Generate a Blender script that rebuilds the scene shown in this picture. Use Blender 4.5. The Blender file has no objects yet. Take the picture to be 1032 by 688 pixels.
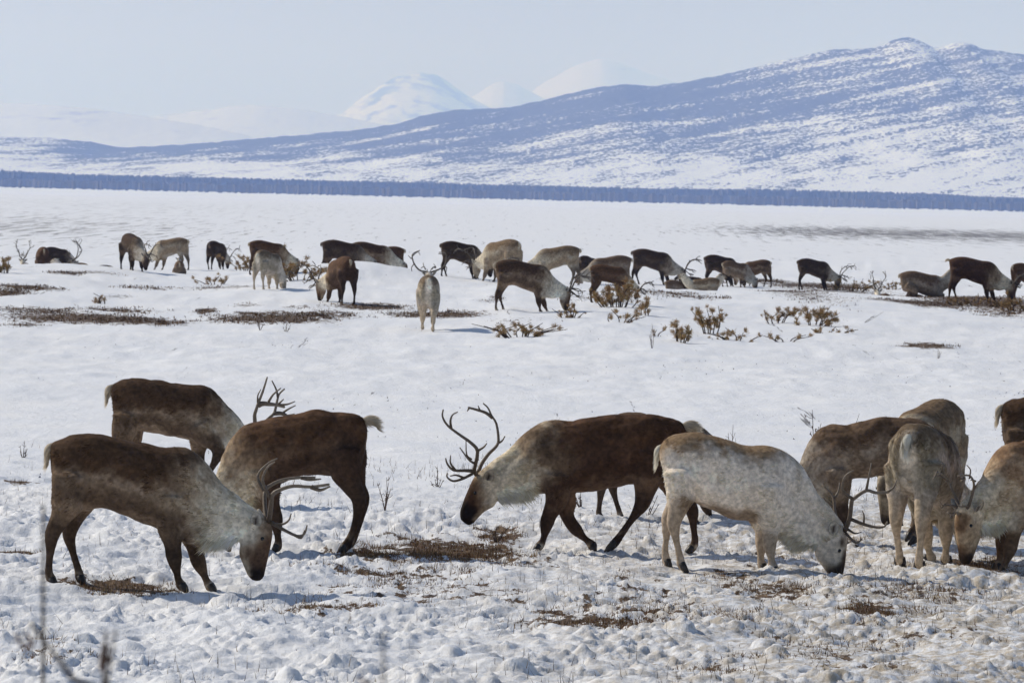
import bpy, math, random
import numpy as np
from mathutils import Vector, Matrix

S = bpy.context.scene
COL = S.collection
random.seed(7)
RNG = np.random.default_rng(7)
R = math.radians

# ------------------------------------------------------------------ camera
FPX, PW, PH = 5000.0, 1032.0, 688.0
CAM_H = 3.1
PITCH, ROLL = math.atan(151.0 / FPX), R(1.36)
cd = bpy.data.cameras.new('camera')
cam = bpy.data.objects.new('camera', cd)
COL.objects.link(cam)
cd.sensor_width = 22.3
cd.lens = FPX / PW * 22.3
cd.clip_start, cd.clip_end = 0.5, 150000
cam.matrix_world = Matrix.Translation((0, 0, CAM_H)) @ Matrix.Rotation(math.pi / 2 - PITCH, 4, 'X') @ Matrix.Rotation(ROLL, 4, 'Z')
cd.dof.use_dof = True
cd.dof.focus_distance = 42
cd.dof.aperture_fstop = 9
S.camera = cam
CM = np.array(cam.matrix_world)[:3, :3]

# ------------------------------------------------------------------ light
SUN_EL, SUN_AZ = R(37), math.atan2(-1.0, 0.62)      # azimuth from +Y towards +X
w = bpy.data.worlds.new('World'); S.world = w; w.use_nodes = True
nt = w.node_tree
bg = nt.nodes['Background']
sk = nt.nodes.new('ShaderNodeTexSky')
sk.sky_type = 'NISHITA'; sk.sun_disc = False
sk.sun_elevation = SUN_EL; sk.sun_rotation = SUN_AZ
sk.air_density, sk.dust_density, sk.ozone_density = 1.0, 1.0, 1.0
nt.links.new(sk.outputs[0], bg.inputs[0])
bg.inputs[1].default_value = 0.080
sl = bpy.data.lights.new('sun', 'SUN'); sl.energy = 3.6; sl.angle = R(0.55); sl.color = (1, 0.965, 0.94)
so = bpy.data.objects.new('sun', sl); COL.objects.link(so)
sd = Vector((math.sin(SUN_AZ) * math.cos(SUN_EL), math.cos(SUN_AZ) * math.cos(SUN_EL), math.sin(SUN_EL)))
so.rotation_euler = sd.to_track_quat('Z', 'Y').to_euler()
S.view_settings.view_transform = 'Standard'
S.view_settings.look = 'None'
S.view_settings.exposure = -0.02
S.view_settings.gamma = 1
S.cycles.use_denoising = True
S.cycles.max_bounces = 6
S.cycles.volume_bounces = 2
HAZE_DENSITY = 1.15e-4

# ------------------------------------------------------------------ numpy noise
def hsh(ix, iy, seed=0):
    h = (ix.astype(np.int64) * 374761393 + iy.astype(np.int64) * 668265263 + seed * 1274126177) & 0xFFFFFFFF
    h = ((h ^ (h >> 13)) * 1274126177) & 0xFFFFFFFF
    h = ((h ^ (h >> 16)) * 2246822519) & 0xFFFFFFFF
    return ((h ^ (h >> 15)) & 0xFFFFFF) / float(0xFFFFFF)

def vnoise(x, y, seed=0):
    ix, iy = np.floor(x), np.floor(y)
    fx, fy = x - ix, y - iy
    fx = fx * fx * (3 - 2 * fx); fy = fy * fy * (3 - 2 * fy)
    a, b = hsh(ix, iy, seed), hsh(ix + 1, iy, seed)
    c, d = hsh(ix, iy + 1, seed), hsh(ix + 1, iy + 1, seed)
    return (a + (b - a) * fx) * (1 - fy) + (c + (d - c) * fx) * fy

def fbm(x, y, seed=0, o=4):
    s, a, t = 0, 0.5, 0
    for i in range(o):
        s = s + a * vnoise(x * 2 ** i + 17.3 * i, y * 2 ** i - 9.1 * i, seed + i); t += a; a *= 0.5
    return s / t

def domes(x, y, cell, seed, thresh=0.4, rs=1.0):
    """heap of rounded clods: max over cells of a random dome"""
    gx, gy = x / cell, y / cell
    ix, iy = np.floor(gx), np.floor(gy)
    out = np.zeros_like(gx)
    for dx in (-1, 0, 1):
        for dy in (-1, 0, 1):
            cx, cy = ix + dx, iy + dy
            px = cx + hsh(cx, cy, seed); py = cy + hsh(cx, cy, seed + 1)
            amp = hsh(cx, cy, seed + 2); amp = np.clip((amp - thresh) / (1 - thresh), 0, 1)
            rad = rs * (0.35 + 0.55 * hsh(cx, cy, seed + 3))
            an = hsh(cx, cy, seed + 4) * 6.28
            ex, ey = gx - px, gy - py
            u = ex * np.cos(an) + ey * np.sin(an); v = (-ex * np.sin(an) + ey * np.cos(an)) * 1.5
            q = 1 - (u * u + v * v) / (rad * rad)
            out = np.maximum(out, amp * np.sqrt(np.clip(q, 0, 1)))
    return out

def sstep(a, b, x):
    t = np.clip((x - a) / (b - a), 0, 1)
    return t * t * (3 - 2 * t)

# ------------------------------------------------------------------ object helpers
def mesh_np(name, V, polys, smooth=True, attrs=None):
    """polys: list of int arrays (n,k) - each block all of one size"""
    me = bpy.data.meshes.new(name)
    V = np.asarray(V, dtype=np.float32)
    if not isinstance(polys, (list, tuple)):
        polys = [polys]
    polys = [np.asarray(p, dtype=np.int32) for p in polys if len(p)]
    me.vertices.add(len(V)); me.vertices.foreach_set('co', V.ravel())
    idx = np.concatenate([p.ravel() for p in polys])
    tot = np.concatenate([np.full(len(p), p.shape[1], dtype=np.int32) for p in polys])
    st = np.concatenate([[0], np.cumsum(tot)[:-1]]).astype(np.int32)
    me.loops.add(len(idx)); me.loops.foreach_set('vertex_index', idx)
    me.polygons.add(len(tot)); me.polygons.foreach_set('loop_start', st); me.polygons.foreach_set('loop_total', tot)
    me.polygons.foreach_set('use_smooth', np.full(len(tot), smooth))
    me.update(calc_edges=True)
    for k, a in (attrs or {}).items():
        a = np.asarray(a, dtype=np.float32)
        if a.ndim == 1:
            me.attributes.new(k, 'FLOAT', 'POINT').data.foreach_set('value', a)
        else:
            if a.shape[1] == 3:
                a = np.concatenate([a, np.ones((len(a), 1), np.float32)], 1)
            me.color_attributes.new(k, 'FLOAT_COLOR', 'POINT').data.foreach_set('color', a.ravel())
    return me

def link(name, me, mat=None, parent=None):
    o = bpy.data.objects.new(name, me); COL.objects.link(o)
    if mat is not None and me is not None and not len(me.materials):
        me.materials.append(mat)
    if parent is not None:
        o.parent = parent
    return o

def tag(o, label=None, cat=None, group=None, kind=None):
    for k, v in (('label', label), ('category', cat), ('group', group), ('kind', kind)):
        if v: o[k] = v
    return o

class Geo:
    """collects tubes, blobs and blades into one mesh"""
    def __init__(s): s.V, s.T, s.Q, s.C, s.n = [], [], [], [], 0
    def add(s, V, T=None, Q=None, C=None):
        V = np.asarray(V, float); s.V.append(V)
        if T is not None and len(T): s.T.append(np.asarray(T) + s.n)
        if Q is not None and len(Q): s.Q.append(np.asarray(Q) + s.n)
        if C is not None:
            C = np.asarray(C, float)
            s.C.append(np.tile(C, (len(V), 1)) if C.ndim == 1 else C)
        s.n += len(V)
    def tube(s, pts, rad, seg=6, C=None, ends=True):
        P = np.asarray(pts, float); n = len(P)
        rad = np.broadcast_to(np.asarray(rad, float), (n,)) if np.ndim(rad) == 0 or len(rad) == n else np.linspace(rad[0], rad[1], n)
        tg = np.gradient(P, axis=0); tg /= np.linalg.norm(tg, axis=1)[:, None] + 1e-9
        up = np.array([0.31, 0.87, 0.38]) if abs(tg[0] @ np.array([0.31, 0.87, 0.38])) < 0.9 else np.array([1.0, 0, 0])
        an = np.arange(seg) * 2 * np.pi / seg
        V = []
        for i in range(n):
            a = up - tg[i] * (up @ tg[i]); a /= np.linalg.norm(a) + 1e-9
            b = np.cross(tg[i], a); up = a
            V.append(P[i] + rad[i] * (np.cos(an)[:, None] * a + np.sin(an)[:, None] * b))
        V = np.concatenate(V)
        Q = [[i * seg + k, i * seg + (k + 1) % seg, (i + 1) * seg + (k + 1) % seg, (i + 1) * seg + k] for i in range(n - 1) for k in range(seg)]
        T = []
        if ends:
            V = np.concatenate([V, P[:1] - tg[0] * rad[0] * 0.4, P[-1:] + tg[-1] * rad[-1] * 0.6])
            a, b = n * seg, n * seg + 1
            T = [[a, (k + 1) % seg, k] for k in range(seg)] + [[b, (n - 1) * seg + k, (n - 1) * seg + (k + 1) % seg] for k in range(seg)]
        if C is not None and np.ndim(C) == 2:
            C = np.repeat(C, seg, axis=0)
            if ends: C = np.concatenate([C, C[:1], C[-1:]])
        s.add(V, T, Q, C)
    def mesh(s, name, smooth=True):
        V = np.concatenate(s.V)
        at = {'tint': np.concatenate(s.C)} if s.C else None
        P = []
        if s.T: P.append(np.concatenate(s.T))
        if s.Q: P.append(np.concatenate(s.Q))
        return mesh_np(name, V, P, smooth, at)

def smoothline(P, k=3):
    """Catmull-Rom refinement"""
    P = np.asarray(P, float)
    if len(P) < 3: return P
    E = np.concatenate([[2 * P[0] - P[1]], P, [2 * P[-1] - P[-2]]])
    out = []
    for i in range(1, len(E) - 2):
        for j in range(k):
            t = j / k
            a, b, c, d = E[i - 1], E[i], E[i + 1], E[i + 2]
            out.append(0.5 * (2 * b + (c - a) * t + (2 * a - 5 * b + 4 * c - d) * t * t + (3 * b - a - 3 * c + d) * t ** 3))
    out.append(P[-1])
    return np.array(out)

# ------------------------------------------------------------------ materials
def mat_new(name):
    m = bpy.data.materials.new(name); m.use_nodes = True
    n = m.node_tree.nodes; b = n['Principled BSDF']
    b.inputs['Roughness'].default_value = 0.8
    b.inputs['Specular IOR Level'].default_value = 0.2
    return m, n, m.node_tree.links, b

def N(nodes, typ, **kw):
    nd = nodes.new(typ)
    for k, v in kw.items():
        if k in nd.inputs: nd.inputs[k].default_value = v
        else: setattr(nd, k, v)
    return nd

def mixc(n, l, fac, a, b, mode='MIX'):
    m = n.new('ShaderNodeMix'); m.data_type = 'RGBA'; m.blend_type = mode
    for i, v in ((0, fac), (6, a), (7, b)):
        if hasattr(v, 'is_output'): l.new(v, m.inputs[i])
        elif i == 0: m.inputs[0].default_value = v
        else: m.inputs[i].default_value = (*v, 1)
    return m.outputs[2]

def mathn(n, l, op, a, b=None, clamp=False):
    m = n.new('ShaderNodeMath'); m.operation = op; m.use_clamp = clamp
    for i, v in ((0, a), (1, b)):
        if v is None: continue
        if hasattr(v, 'is_output'): l.new(v, m.inputs[i])
        else: m.inputs[i].default_value = v
    return m.outputs[0]

def remap(n, l, v, a, b):
    m = n.new('ShaderNodeMapRange'); l.new(v, m.inputs[0])
    m.inputs[1].default_value = a; m.inputs[2].default_value = b
    m.interpolation_type = 'SMOOTHSTEP'
    return m.outputs[0]

def noise_tex(n, l, vec, scale, detail=4, rough=0.55):
    t = n.new('ShaderNodeTexNoise'); t.inputs['Scale'].default_value = scale
    t.inputs['Detail'].default_value = detail; t.inputs['Roughness'].default_value = rough
    if vec is not None: l.new(vec, t.inputs['Vector'])
    return t.outputs[0]

def scaled(n, l, vec, sx, sy, sz, rot=None):
    m = n.new('ShaderNodeMapping'); m.inputs['Scale'].default_value = (sx, sy, sz)
    if rot: m.inputs['Rotation'].default_value = rot
    l.new(vec, m.inputs['Vector']); return m.outputs[0]

def tinted(name, rough=0.8, spec=0.2, var=0.35, scale=40, sheen=0.0):
    """base colour from the 'tint' attribute with a little fine mottling"""
    m, n, l, b = mat_new(name)
    at = n.new('ShaderNodeAttribute'); at.attribute_name = 'tint'
    tc = n.new('ShaderNodeTexCoord')
    ns = noise_tex(n, l, tc.outputs['Object'], scale, 3)
    k = remap(n, l, ns, 0.25, 0.75)
    lo, hi = 1 - var, 1 + var
    c = mixc(n, l, k, (lo, lo, lo), (hi, hi, hi))
    l.new(mixc(n, l, 1.0, at.outputs['Color'], c, 'MULTIPLY'), b.inputs['Base Color'])
    b.inputs['Roughness'].default_value = rough; b.inputs['Specular IOR Level'].default_value = spec
    b.inputs['Sheen Weight'].default_value = sheen
    return m

M_COAT = tinted('reindeer_coat', 0.85, 0.12, 0.3, 30, 0.0)
M_FUR = tinted('reindeer_fur', 0.7, 0.15, 0.15, 12)
_n = M_FUR.node_tree; _b = _n.nodes['Principled BSDF']; _t = _n.nodes.new('ShaderNodeBsdfTranslucent'); _m = _n.nodes.new('ShaderNodeMixShader')
_m.inputs[0].default_value = 0.45
_n.links.new(_b.inputs['Base Color'].links[0].from_socket, _t.inputs[0])
_n.links.new(_b.outputs[0], _m.inputs[1]); _n.links.new(_t.outputs[0], _m.inputs[2]); _n.links.new(_m.outputs[0], _n.nodes['Material Output'].inputs[0])
M_ANTLER = tinted('antler_bone', 0.55, 0.35, 0.25, 60)
M_HOOF = tinted('hoof_horn', 0.5, 0.4, 0.2, 60)
M_EYE = mat_new('eye')[0]
M_EYE.node_tree.nodes['Principled BSDF'].inputs['Base Color'].default_value = (0.006, 0.005, 0.004, 1)
M_EYE.node_tree.nodes['Principled BSDF'].inputs['Roughness'].default_value = 0.12
M_EYE.node_tree.nodes['Principled BSDF'].inputs['Specular IOR Level'].default_value = 0.5
M_GRASS = tinted('dry_grass', 0.85, 0.1, 0.2, 5)
M_BARK = tinted('bark', 0.85, 0.1, 0.3, 60)
M_NEEDLE = tinted('needles', 0.7, 0.15, 0.25, 20)
M_CLOD = None

def snow_nodes(n, l, vec, b):
    a = noise_tex(n, l, vec, 0.5, 4)
    c = mixc(n, l, remap(n, l, a, 0.3, 0.7), (0.80, 0.82, 0.86), (0.86, 0.865, 0.88))
    b.inputs['Roughness'].default_value = 0.75
    b.inputs['Specular IOR Level'].default_value = 0.25
    return c

# ground: snow with bare heath showing where 'bare' says so
M_GROUND, n, l, b = mat_new('snow_ground')
tc = n.new('ShaderNodeTexCoord'); P = tc.outputs['Object']
snow = snow_nodes(n, l, P, b)
at = n.new('ShaderNodeAttribute'); at.attribute_name = 'bare'
# soft grubby tint where litter is mixed into trampled snow
at2 = n.new('ShaderNodeAttribute'); at2.attribute_name = 'dirt'
dn = noise_tex(n, l, P, 9, 5, 0.65)
dk = mathn(n, l, 'MULTIPLY', at2.outputs['Fac'], remap(n, l, dn, 0.34, 0.66), True)
snow = mixc(n, l, dk, snow, (0.42, 0.35, 0.255))
hn = noise_tex(n, l, P, 14, 5, 0.7)
hcol = mixc(n, l, remap(n, l, hn, 0.3, 0.72), (0.045, 0.027, 0.017), (0.19, 0.118, 0.062))
edge = noise_tex(n, l, scaled(n, l, P, 1, 0.5, 1), 7, 5, 0.7)
amp = mathn(n, l, 'MULTIPLY', mathn(n, l, 'MULTIPLY', at.outputs['Fac'], 5.0, True), 2.6)
bf = mathn(n, l, 'ADD', at.outputs['Fac'], mathn(n, l, 'MULTIPLY', mathn(n, l, 'SUBTRACT', edge, 0.5), amp))
bm_ = remap(n, l, bf, 0.50, 0.64)
col = mixc(n, l, bm_, snow, hcol)
# far plain: thin shrubs poking through, in bands
at3 = n.new('ShaderNodeAttribute'); at3.attribute_name = 'stubble'
st = noise_tex(n, l, scaled(n, l, P, 2.0, 0.045, 1), 1.0, 5, 0.8)
sf = mathn(n, l, 'MULTIPLY', remap(n, l, mathn(n, l, 'ADD', st, mathn(n, l, 'MULTIPLY', at3.outputs['Fac'], 0.19)), 0.645, 0.70), 0.85)
col = mixc(n, l, sf, col, (0.085, 0.072, 0.068))
l.new(col, b.inputs['Base Color'])
bp = n.new('ShaderNodeBump'); bp.inputs['Strength'].default_value = 0.5; bp.inputs['Distance'].default_value = 0.03
bn = noise_tex(n, l, scaled(n, l, P, 1, 0.6, 1), 26, 6, 0.72)
bn2 = noise_tex(n, l, scaled(n, l, P, 1, 0.45, 1), 4.0, 5, 0.7)
bn = mathn(n, l, 'ADD', bn, mathn(n, l, 'MULTIPLY', bn2, 2.2))
l.new(bn, bp.inputs['Height']); l.new(bp.outputs[0], b.inputs['Normal'])

# ------------------------------------------------------------------ terrain
def terrain(x, y):
    x = np.asarray(x, float); y = np.asarray(y, float)
    k = 1.45 * (1 - sstep(2.5, 23, np.abs(y)))
    sh = 3.0 * np.sin(x * 0.22 + 0.6) + 2.0 * np.sin(x * 0.53)
    crest = 0.50 - 0.008 * x + 0.07 * np.sin(x * 0.33 + 1.1) + 0.04 * np.sin(x * 0.9)
    m = crest * sstep(90, 137, y + sh * 0.5) * (1 - 1.1 * sstep(141, 165, y + sh))
    m = m + 0.40 * np.exp(-((x + 4.4) / 2.6) ** 2 - ((y - 144) / 5.5) ** 2)
    m = m * (1 - sstep(200, 420, y))
    u = 0.10 * (fbm(x * 0.13 + 3, y * 0.06, 5, 3) - 0.5) * sstep(52, 75, y) * (1 - sstep(250, 500, y))
    return k + m + u - 6.0 * sstep(450, 3800, y)

def ray(px, py):
    d = CM @ np.array([(px - PW / 2) / FPX, -(py - PH / 2) / FPX, -1.0])
    return d / d[1]

def ground(px, py):
    """world point where the sight line through photo pixel (px,py) meets the ground"""
    d = ray(px, py)
    y, prev = 26.0, 26.0
    while y < 3000:
        if CAM_H + d[2] * y < float(terrain(d[0] * y, y)): break
        prev = y; y *= 1.004
    lo, hi = prev, y
    for _ in range(20):
        m = (lo + hi) / 2
        if CAM_H + d[2] * m < float(terrain(d[0] * m, m)): hi = m
        else: lo = m
    y = (lo + hi) / 2
    return np.array([d[0] * y, y, float(terrain(d[0] * y, y))])

def at_dist(px, y):
    """ground point on the bearing of photo column px at distance y"""
    d = ray(px, 300); x = d[0] * y
    return np.array([x, y, float(terrain(x, y))])

# bare patches: photo ellipses (cx, cy, rx, ry, strength)
PATCH = [(118, 593, 62, 5, 1), (455, 556, 85, 13, .95), (380, 562, 55, 6, .9), (520, 570, 70, 8, .5), (592, 628, 85, 9, .8), (650, 619, 30, 5, .7),
         (775, 596, 62, 12, .62), (735, 582, 40, 6, .55), (880, 617, 32, 11, .95), (985, 571, 34, 10, 1), (335, 613, 70, 7, .62), (270, 618, 40, 6, .5),
         (20, 485, 18, 3, .9), (14, 556, 26, 3, .85), (502, 541, 26, 6, .8), (935, 640, 80, 10, .4), (740, 625, 40, 6, .45), (40, 668, 50, 8, .3),
         (740, 672, 60, 9, .35), (1000, 540, 30, 4, .7), (395, 578, 90, 7, .6), (900, 600, 90, 10, .45), (680, 505, 30, 3, .4), (250, 545, 30, 3, .4), (840, 545, 35, 6, .6), (60, 640, 40, 5, .3),
         (90, 321, 92, 5.5, 1), (150, 325, 40, 3, .9), (40, 313, 60, 4, .75), (272, 321, 66, 5, 1), (120, 312, 45, 3, .7), (207, 313, 14, 3.5, .9), (250, 308, 18, 2.5, .6),
         (305, 317, 60, 3, .8), (372, 309, 42, 3.6, 1), (440, 317, 52, 4, 1), (330, 315, 40, 3, .6), (25, 289, 45, 3, .9), (8, 295, 22, 4, 1), (70, 275, 22, 2, .7), (95, 275, 30, 1.6, .6),
         (150, 290, 40, 2, .6), (230, 290, 50, 2, .6), (300, 310, 25, 2, .6), (935, 349, 30, 3, .95), (830, 288, 70, 3, .8), (770, 283, 30, 2.2, .8), (850, 295, 60, 3, .6), (800, 294, 40, 3, .6),
         (935, 306, 60, 3.5, .9), (990, 303, 60, 5, .9), (710, 283, 40, 2, .55), (660, 295, 60, 3, .5), (610, 300, 50, 4, .5), (525, 323, 36, 3, .4), (700, 298, 30, 3, .5), (1010, 318, 30, 3, .5),
         (120, 300, 25, 2, .5), (25, 327, 25, 3, .6), (250, 316, 20, 2, .8), (495, 303, 20, 2, .5), (500, 300, 10, 2, .7)]
PW_ = []
for (px, py, rx, ry, s_) in PATCH:
    c = ground(px, py); a = ground(px, py - ry); e = ground(px, py + ry)
    PW_.append((c[0], c[1], rx * c[1] / FPX, max(0.12, abs(a[1] - e[1]) / 2), s_))

def bare(x, y, zs=0.62):
    o = np.zeros_like(x)
    for (cx, cy, rx, ry, s_) in PW_:
        q = np.sqrt(((x - cx) / rx) ** 2 + ((y - cy) / ry) ** 2)
        o = np.maximum(o, s_ * np.clip(1.35 - q, 0, 1) ** 0.8)
    nz = fbm(x * 0.9, y * 0.45, 411, 4)
    zone = sstep(30, 33, y) * (1 - sstep(41, 46, y)) * sstep(-0.06, 0.03, x / np.maximum(y, 1)) + 0.8 * np.exp(-((y - 40) / 3.5) ** 2)
    o = np.maximum(o, zs * np.clip(zone, 0, 1) * sstep(0.52, 0.66, nz))
    return o

def trample(x, y):
    return (1 - sstep(44, 56, y + 5 * (fbm(x * 0.25, y * 0.2, 31, 3) - 0.5))) * sstep(25, 29, y)

def micro(x, y):
    t = trample(x, y)
    near = 1 - sstep(58, 64, y)
    big = domes(x, y, 0.34, 11, 0.35) * 0.034
    med = domes(x, y, 0.17, 21, 0.25) * 0.032
    sml = domes(x, y, 0.085, 41, 0.2) * 0.028 + domes(x, y, 0.055, 45, 0.3) * 0.018
    wob = (fbm(x * 1.1, y * 0.8, 51, 5) - 0.5) * 0.22 + (fbm(x * 9, y * 6, 53, 3) - 0.5) * 0.035
    pits = -domes(x, y, 0.55, 71, 0.55) * 0.05
    dens = 0.12 + 0.88 * sstep(0.40, 0.60, fbm(x * 0.8, y * 0.5, 61, 4))
    dens2 = 0.2 + 0.8 * sstep(0.40, 0.60, fbm(x * 1.1 + 5, y * 0.7, 63, 4))
    clod = domes(x, y, 0.75, 65, 0.72, 0.24) * 0.075 + domes(x, y, 0.42, 67, 0.65, 0.34) * 0.045
    prints = -domes(x, y, 0.42, 73, 0.55, 0.38) * 0.085
    h = t * (dens * (big + 0.6 * med) + dens2 * (0.5 * med + sml) + 0.25 * sml + clod + prints + wob + pits)
    smooth = (fbm(x * 0.9, y * 0.35, 81, 4) - 0.5) * 0.09 + (fbm(x * 5, y * 2.2, 83, 3) - 0.5) * 0.022 - domes(x, y, 0.5, 91, 0.72) * 0.03
    return (h + (1 - t) * smooth * near) 

rows = [-60, -30, -12, -3, 2, 5, 8, 12, 16, 20, 23, 25.5, 27]
y = 27.0
while y < 58: y += max(0.03, 0.62 * y * y / (CAM_H * FPX)); rows.append(y)
while y < 210: y += 1.0 * y * y / (CAM_H * FPX); rows.append(y)
while y < 2500: y *= 1.05; rows.append(y)
while y < 44000: y *= 1.25; rows.append(y)
cols = list(np.arange(-0.145, 0.1451, 0.00052))
ex = [0.15, 0.16, 0.18, 0.21, 0.26, 0.35, 0.5, 0.8, 1.4]
cols = np.array([-e for e in ex[::-1]] + cols + ex)
rows = np.array(rows)
RR, CC = np.meshgrid(rows, cols, indexing='ij')
X = CC * np.maximum(RR, 26.0); Y = RR
X = X + 0  # one sheet to the horizon
fine = (Y > 26) & (Y < 66) & (np.abs(CC) < 0.15)
Z = terrain(X, Y)
mz = np.zeros_like(Z)
mz[fine] = micro(X[fine], Y[fine])
mid_ = (Y >= 60) & (Y < 260)
mz[mid_] += ((fbm(X[mid_] * 0.6, Y[mid_] * 0.25, 101, 3) - 0.5) * 0.14 + (fbm(X[mid_] * 2.2, Y[mid_] * 0.7, 103, 3) - 0.5) * 0.07) * np.clip((Y[mid_] - 60) / 20, 0, 1)
B = np.zeros_like(Z); vis = (Y > 26) & (Y < 240) & (np.abs(CC) < 0.15)
B[vis] = bare(X[vis], Y[vis], 0.42)
Z = Z + mz * (1 - 0.75 * np.clip(B * 1.4 - 0.3, 0, 1))
D = np.zeros_like(Z); D[fine] = trample(X[fine], Y[fine]) * (0.15 + 0.85 * sstep(-0.05, 0.08, X[fine] / Y[fine])) * 0.95
ST = np.zeros_like(Z)
far = (Y > 170) & (Y < 4000)
tx = X[far] / Y[far]; ly = np.log(Y[far])
ST[far] = 0.20 * sstep(5.2, 5.8, ly) + 0.55 * np.exp(-((tx + 0.105) / 0.05) ** 2 - ((Y[far] - 330) / 130) ** 2) \
    + 0.95 * sstep(0.015, 0.065, tx) * np.exp(-((ly - 6.15) / 0.22) ** 2) \
    + 0.25 * np.exp(-((tx + 0.08) / 0.06) ** 2 - ((ly - 6.5) / 0.4) ** 2)
nr, nc = X.shape
I = np.arange(nr * nc).reshape(nr, nc)
Q = np.stack([I[:-1, :-1], I[:-1, 1:], I[1:, 1:], I[1:, :-1]], -1).reshape(-1, 4)
g = link('snow_ground', mesh_np('snow_ground', np.stack([X, Y, Z], -1).reshape(-1, 3), Q, True,
         {'bare': B.ravel(), 'dirt': D.ravel(), 'stubble': ST.ravel()}), M_GROUND)
tag(g, 'snow-covered plain, trampled into lumps near the front herd', None, None, 'structure')

def gz(x, y):
    """ground height with the lumps averaged out"""
    return float(terrain(x, y)) + (0.03 if y < 52 else 0.0)

# ------------------------------------------------------------------ hills and mountains
def make_hill(name, prof, d_base, d_ridge, d_back, mat, label, rough=0.05, nx=420, nv=70, power=1.25, seed=1, z0=0.0):
    px = np.array([p[0] for p in prof], float); py = np.array([p[1] for p in prof], float)
    xs, hs = [], []
    for a, b_ in zip(px, py):
        d = ray(a, b_); xs.append(d[0] * d_ridge); hs.append(CAM_H + d[2] * d_ridge)
    xs, hs = np.array(xs), np.array(hs)
    gx = np.linspace(xs[0], xs[-1], nx)
    # smooth interpolation of the skyline
    H = np.interp(gx, xs, hs)
    ker = np.hanning(9); ker /= ker.sum()
    H = 0.65 * np.convolve(np.pad(H, 4, 'edge'), ker, 'valid') + 0.35 * H
    vf = np.concatenate([np.linspace(0, 1, nv), 1 + np.linspace(0, 1, 14)[1:]])
    V = []; RL = []
    px_m = d_ridge / FPX
    for v in vf:
        if v <= 1: yy = d_base + (d_ridge - d_base) * v; s = v ** power
        else: yy = d_ridge + (d_back - d_ridge) * (v - 1); s = 1 - 0.9 * (v - 1) ** 1.5
        wv = math.sin(math.pi * min(v, 1.0)) if v <= 1 else 0
        f1 = (fbm(gx / (90 * px_m), np.full(nx, v * 5.0), seed, 4) - 0.5)
        f2 = (fbm(gx / (7 * px_m), np.full(nx, v * 60.0), seed + 9, 3) - 0.5) * 2.0 * px_m
        RL.append(np.full(nx, s))
        h = H * s + rough * H * f1 * wv * 2 + f2 * min(1, v * 2)
        V.append(np.stack([gx, np.full(nx, yy), z0 + h - 9 * max(0, 1 - v * 6)], -1))
    V = np.array(V)
    nr, nc = V.shape[:2]
    I = np.arange(nr * nc).reshape(nr, nc)
    Q = np.stack([I[:-1, :-1], I[:-1, 1:], I[1:, 1:], I[1:, :-1]], -1).reshape(-1, 4)
    o = link(name, mesh_np(name, V.reshape(-1, 3), Q, True, {'rel': np.concatenate(RL)}), mat)
    tag(o, label, None, None, 'structure')
    return o

def hill_mat(name, dark, specs):
    """snow and dark diagonal streaks: scrub, and on the far hills painted relief shading; specs tune the coverage"""
    m, n, l, b = mat_new(name)
    tc = n.new('ShaderNodeTexCoord'); P = tc.outputs['Object']
    sx = n.new('ShaderNodeSeparateXYZ'); l.new(P, sx.inputs[0])
    X, Y, Z = sx.outputs
    T = mathn(n, l, 'SUBTRACT', Z, mathn(n, l, 'MULTIPLY', X, specs['tilt']))
    cv = n.new('ShaderNodeCombineXYZ')
    l.new(mathn(n, l, 'MULTIPLY', X, specs['fx']), cv.inputs[0])
    l.new(mathn(n, l, 'MULTIPLY', T, specs['ft']), cv.inputs[1])
    l.new(mathn(n, l, 'MULTIPLY', Y, specs['fx']), cv.inputs[2])
    streak = noise_tex(n, l, cv.outputs[0], 1.0, 5, 0.6)
    cw = n.new('ShaderNodeCombineXYZ')
    l.new(mathn(n, l, 'MULTIPLY', X, specs['fs']), cw.inputs[0])
    l.new(mathn(n, l, 'MULTIPLY', T, specs['fs'] * 2.0), cw.inputs[1])
    l.new(mathn(n, l, 'MULTIPLY', Y, specs['fs'] * 0.3), cw.inputs[2])
    speck = noise_tex(n, l, cw.outputs[0], 1.0, 3, 0.7)
    big = noise_tex(n, l, scaled(n, l, P, 0.0011, 0.0003, 0.004), 1.0, 2)
    v = mathn(n, l, 'ADD', mathn(n, l, 'MULTIPLY', streak, specs['ks']), mathn(n, l, 'MULTIPLY', speck, specs['kp']))
    v = mathn(n, l, 'ADD', v, mathn(n, l, 'MULTIPLY', big, specs['kb']))
    ra = n.new('ShaderNodeAttribute'); ra.attribute_name = 'rel'
    hgt = remap(n, l, ra.outputs['Fac'], 0.12, 0.95)
    v = mathn(n, l, 'ADD', v, mathn(n, l, 'MULTIPLY', hgt, specs['kz']))
    if specs.get('kx'):
        v = mathn(n, l, 'ADD', v, mathn(n, l, 'MULTIPLY', remap(n, l, X, *specs['xr']), specs['kx']))
    if specs.get('kx2'):
        v = mathn(n, l, 'ADD', v, mathn(n, l, 'MULTIPLY', remap(n, l, X, *specs['xr2']), specs['kx2']))
    if specs.get('kx3'):
        v = mathn(n, l, 'ADD', v, mathn(n, l, 'MULTIPLY', remap(n, l, X, *specs['xr3']), specs['kx3']))
    if specs.get('top'):
        v = mathn(n, l, 'ADD', v, mathn(n, l, 'MULTIPLY', remap(n, l, Z, *specs['top'][:2]), specs['top'][2]))
    k = remap(n, l, v, specs['t0'], specs['t1'])
    l.new(mixc(n, l, k, (0.84, 0.85, 0.87), dark), b.inputs['Base Color'])
    return m

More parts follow.
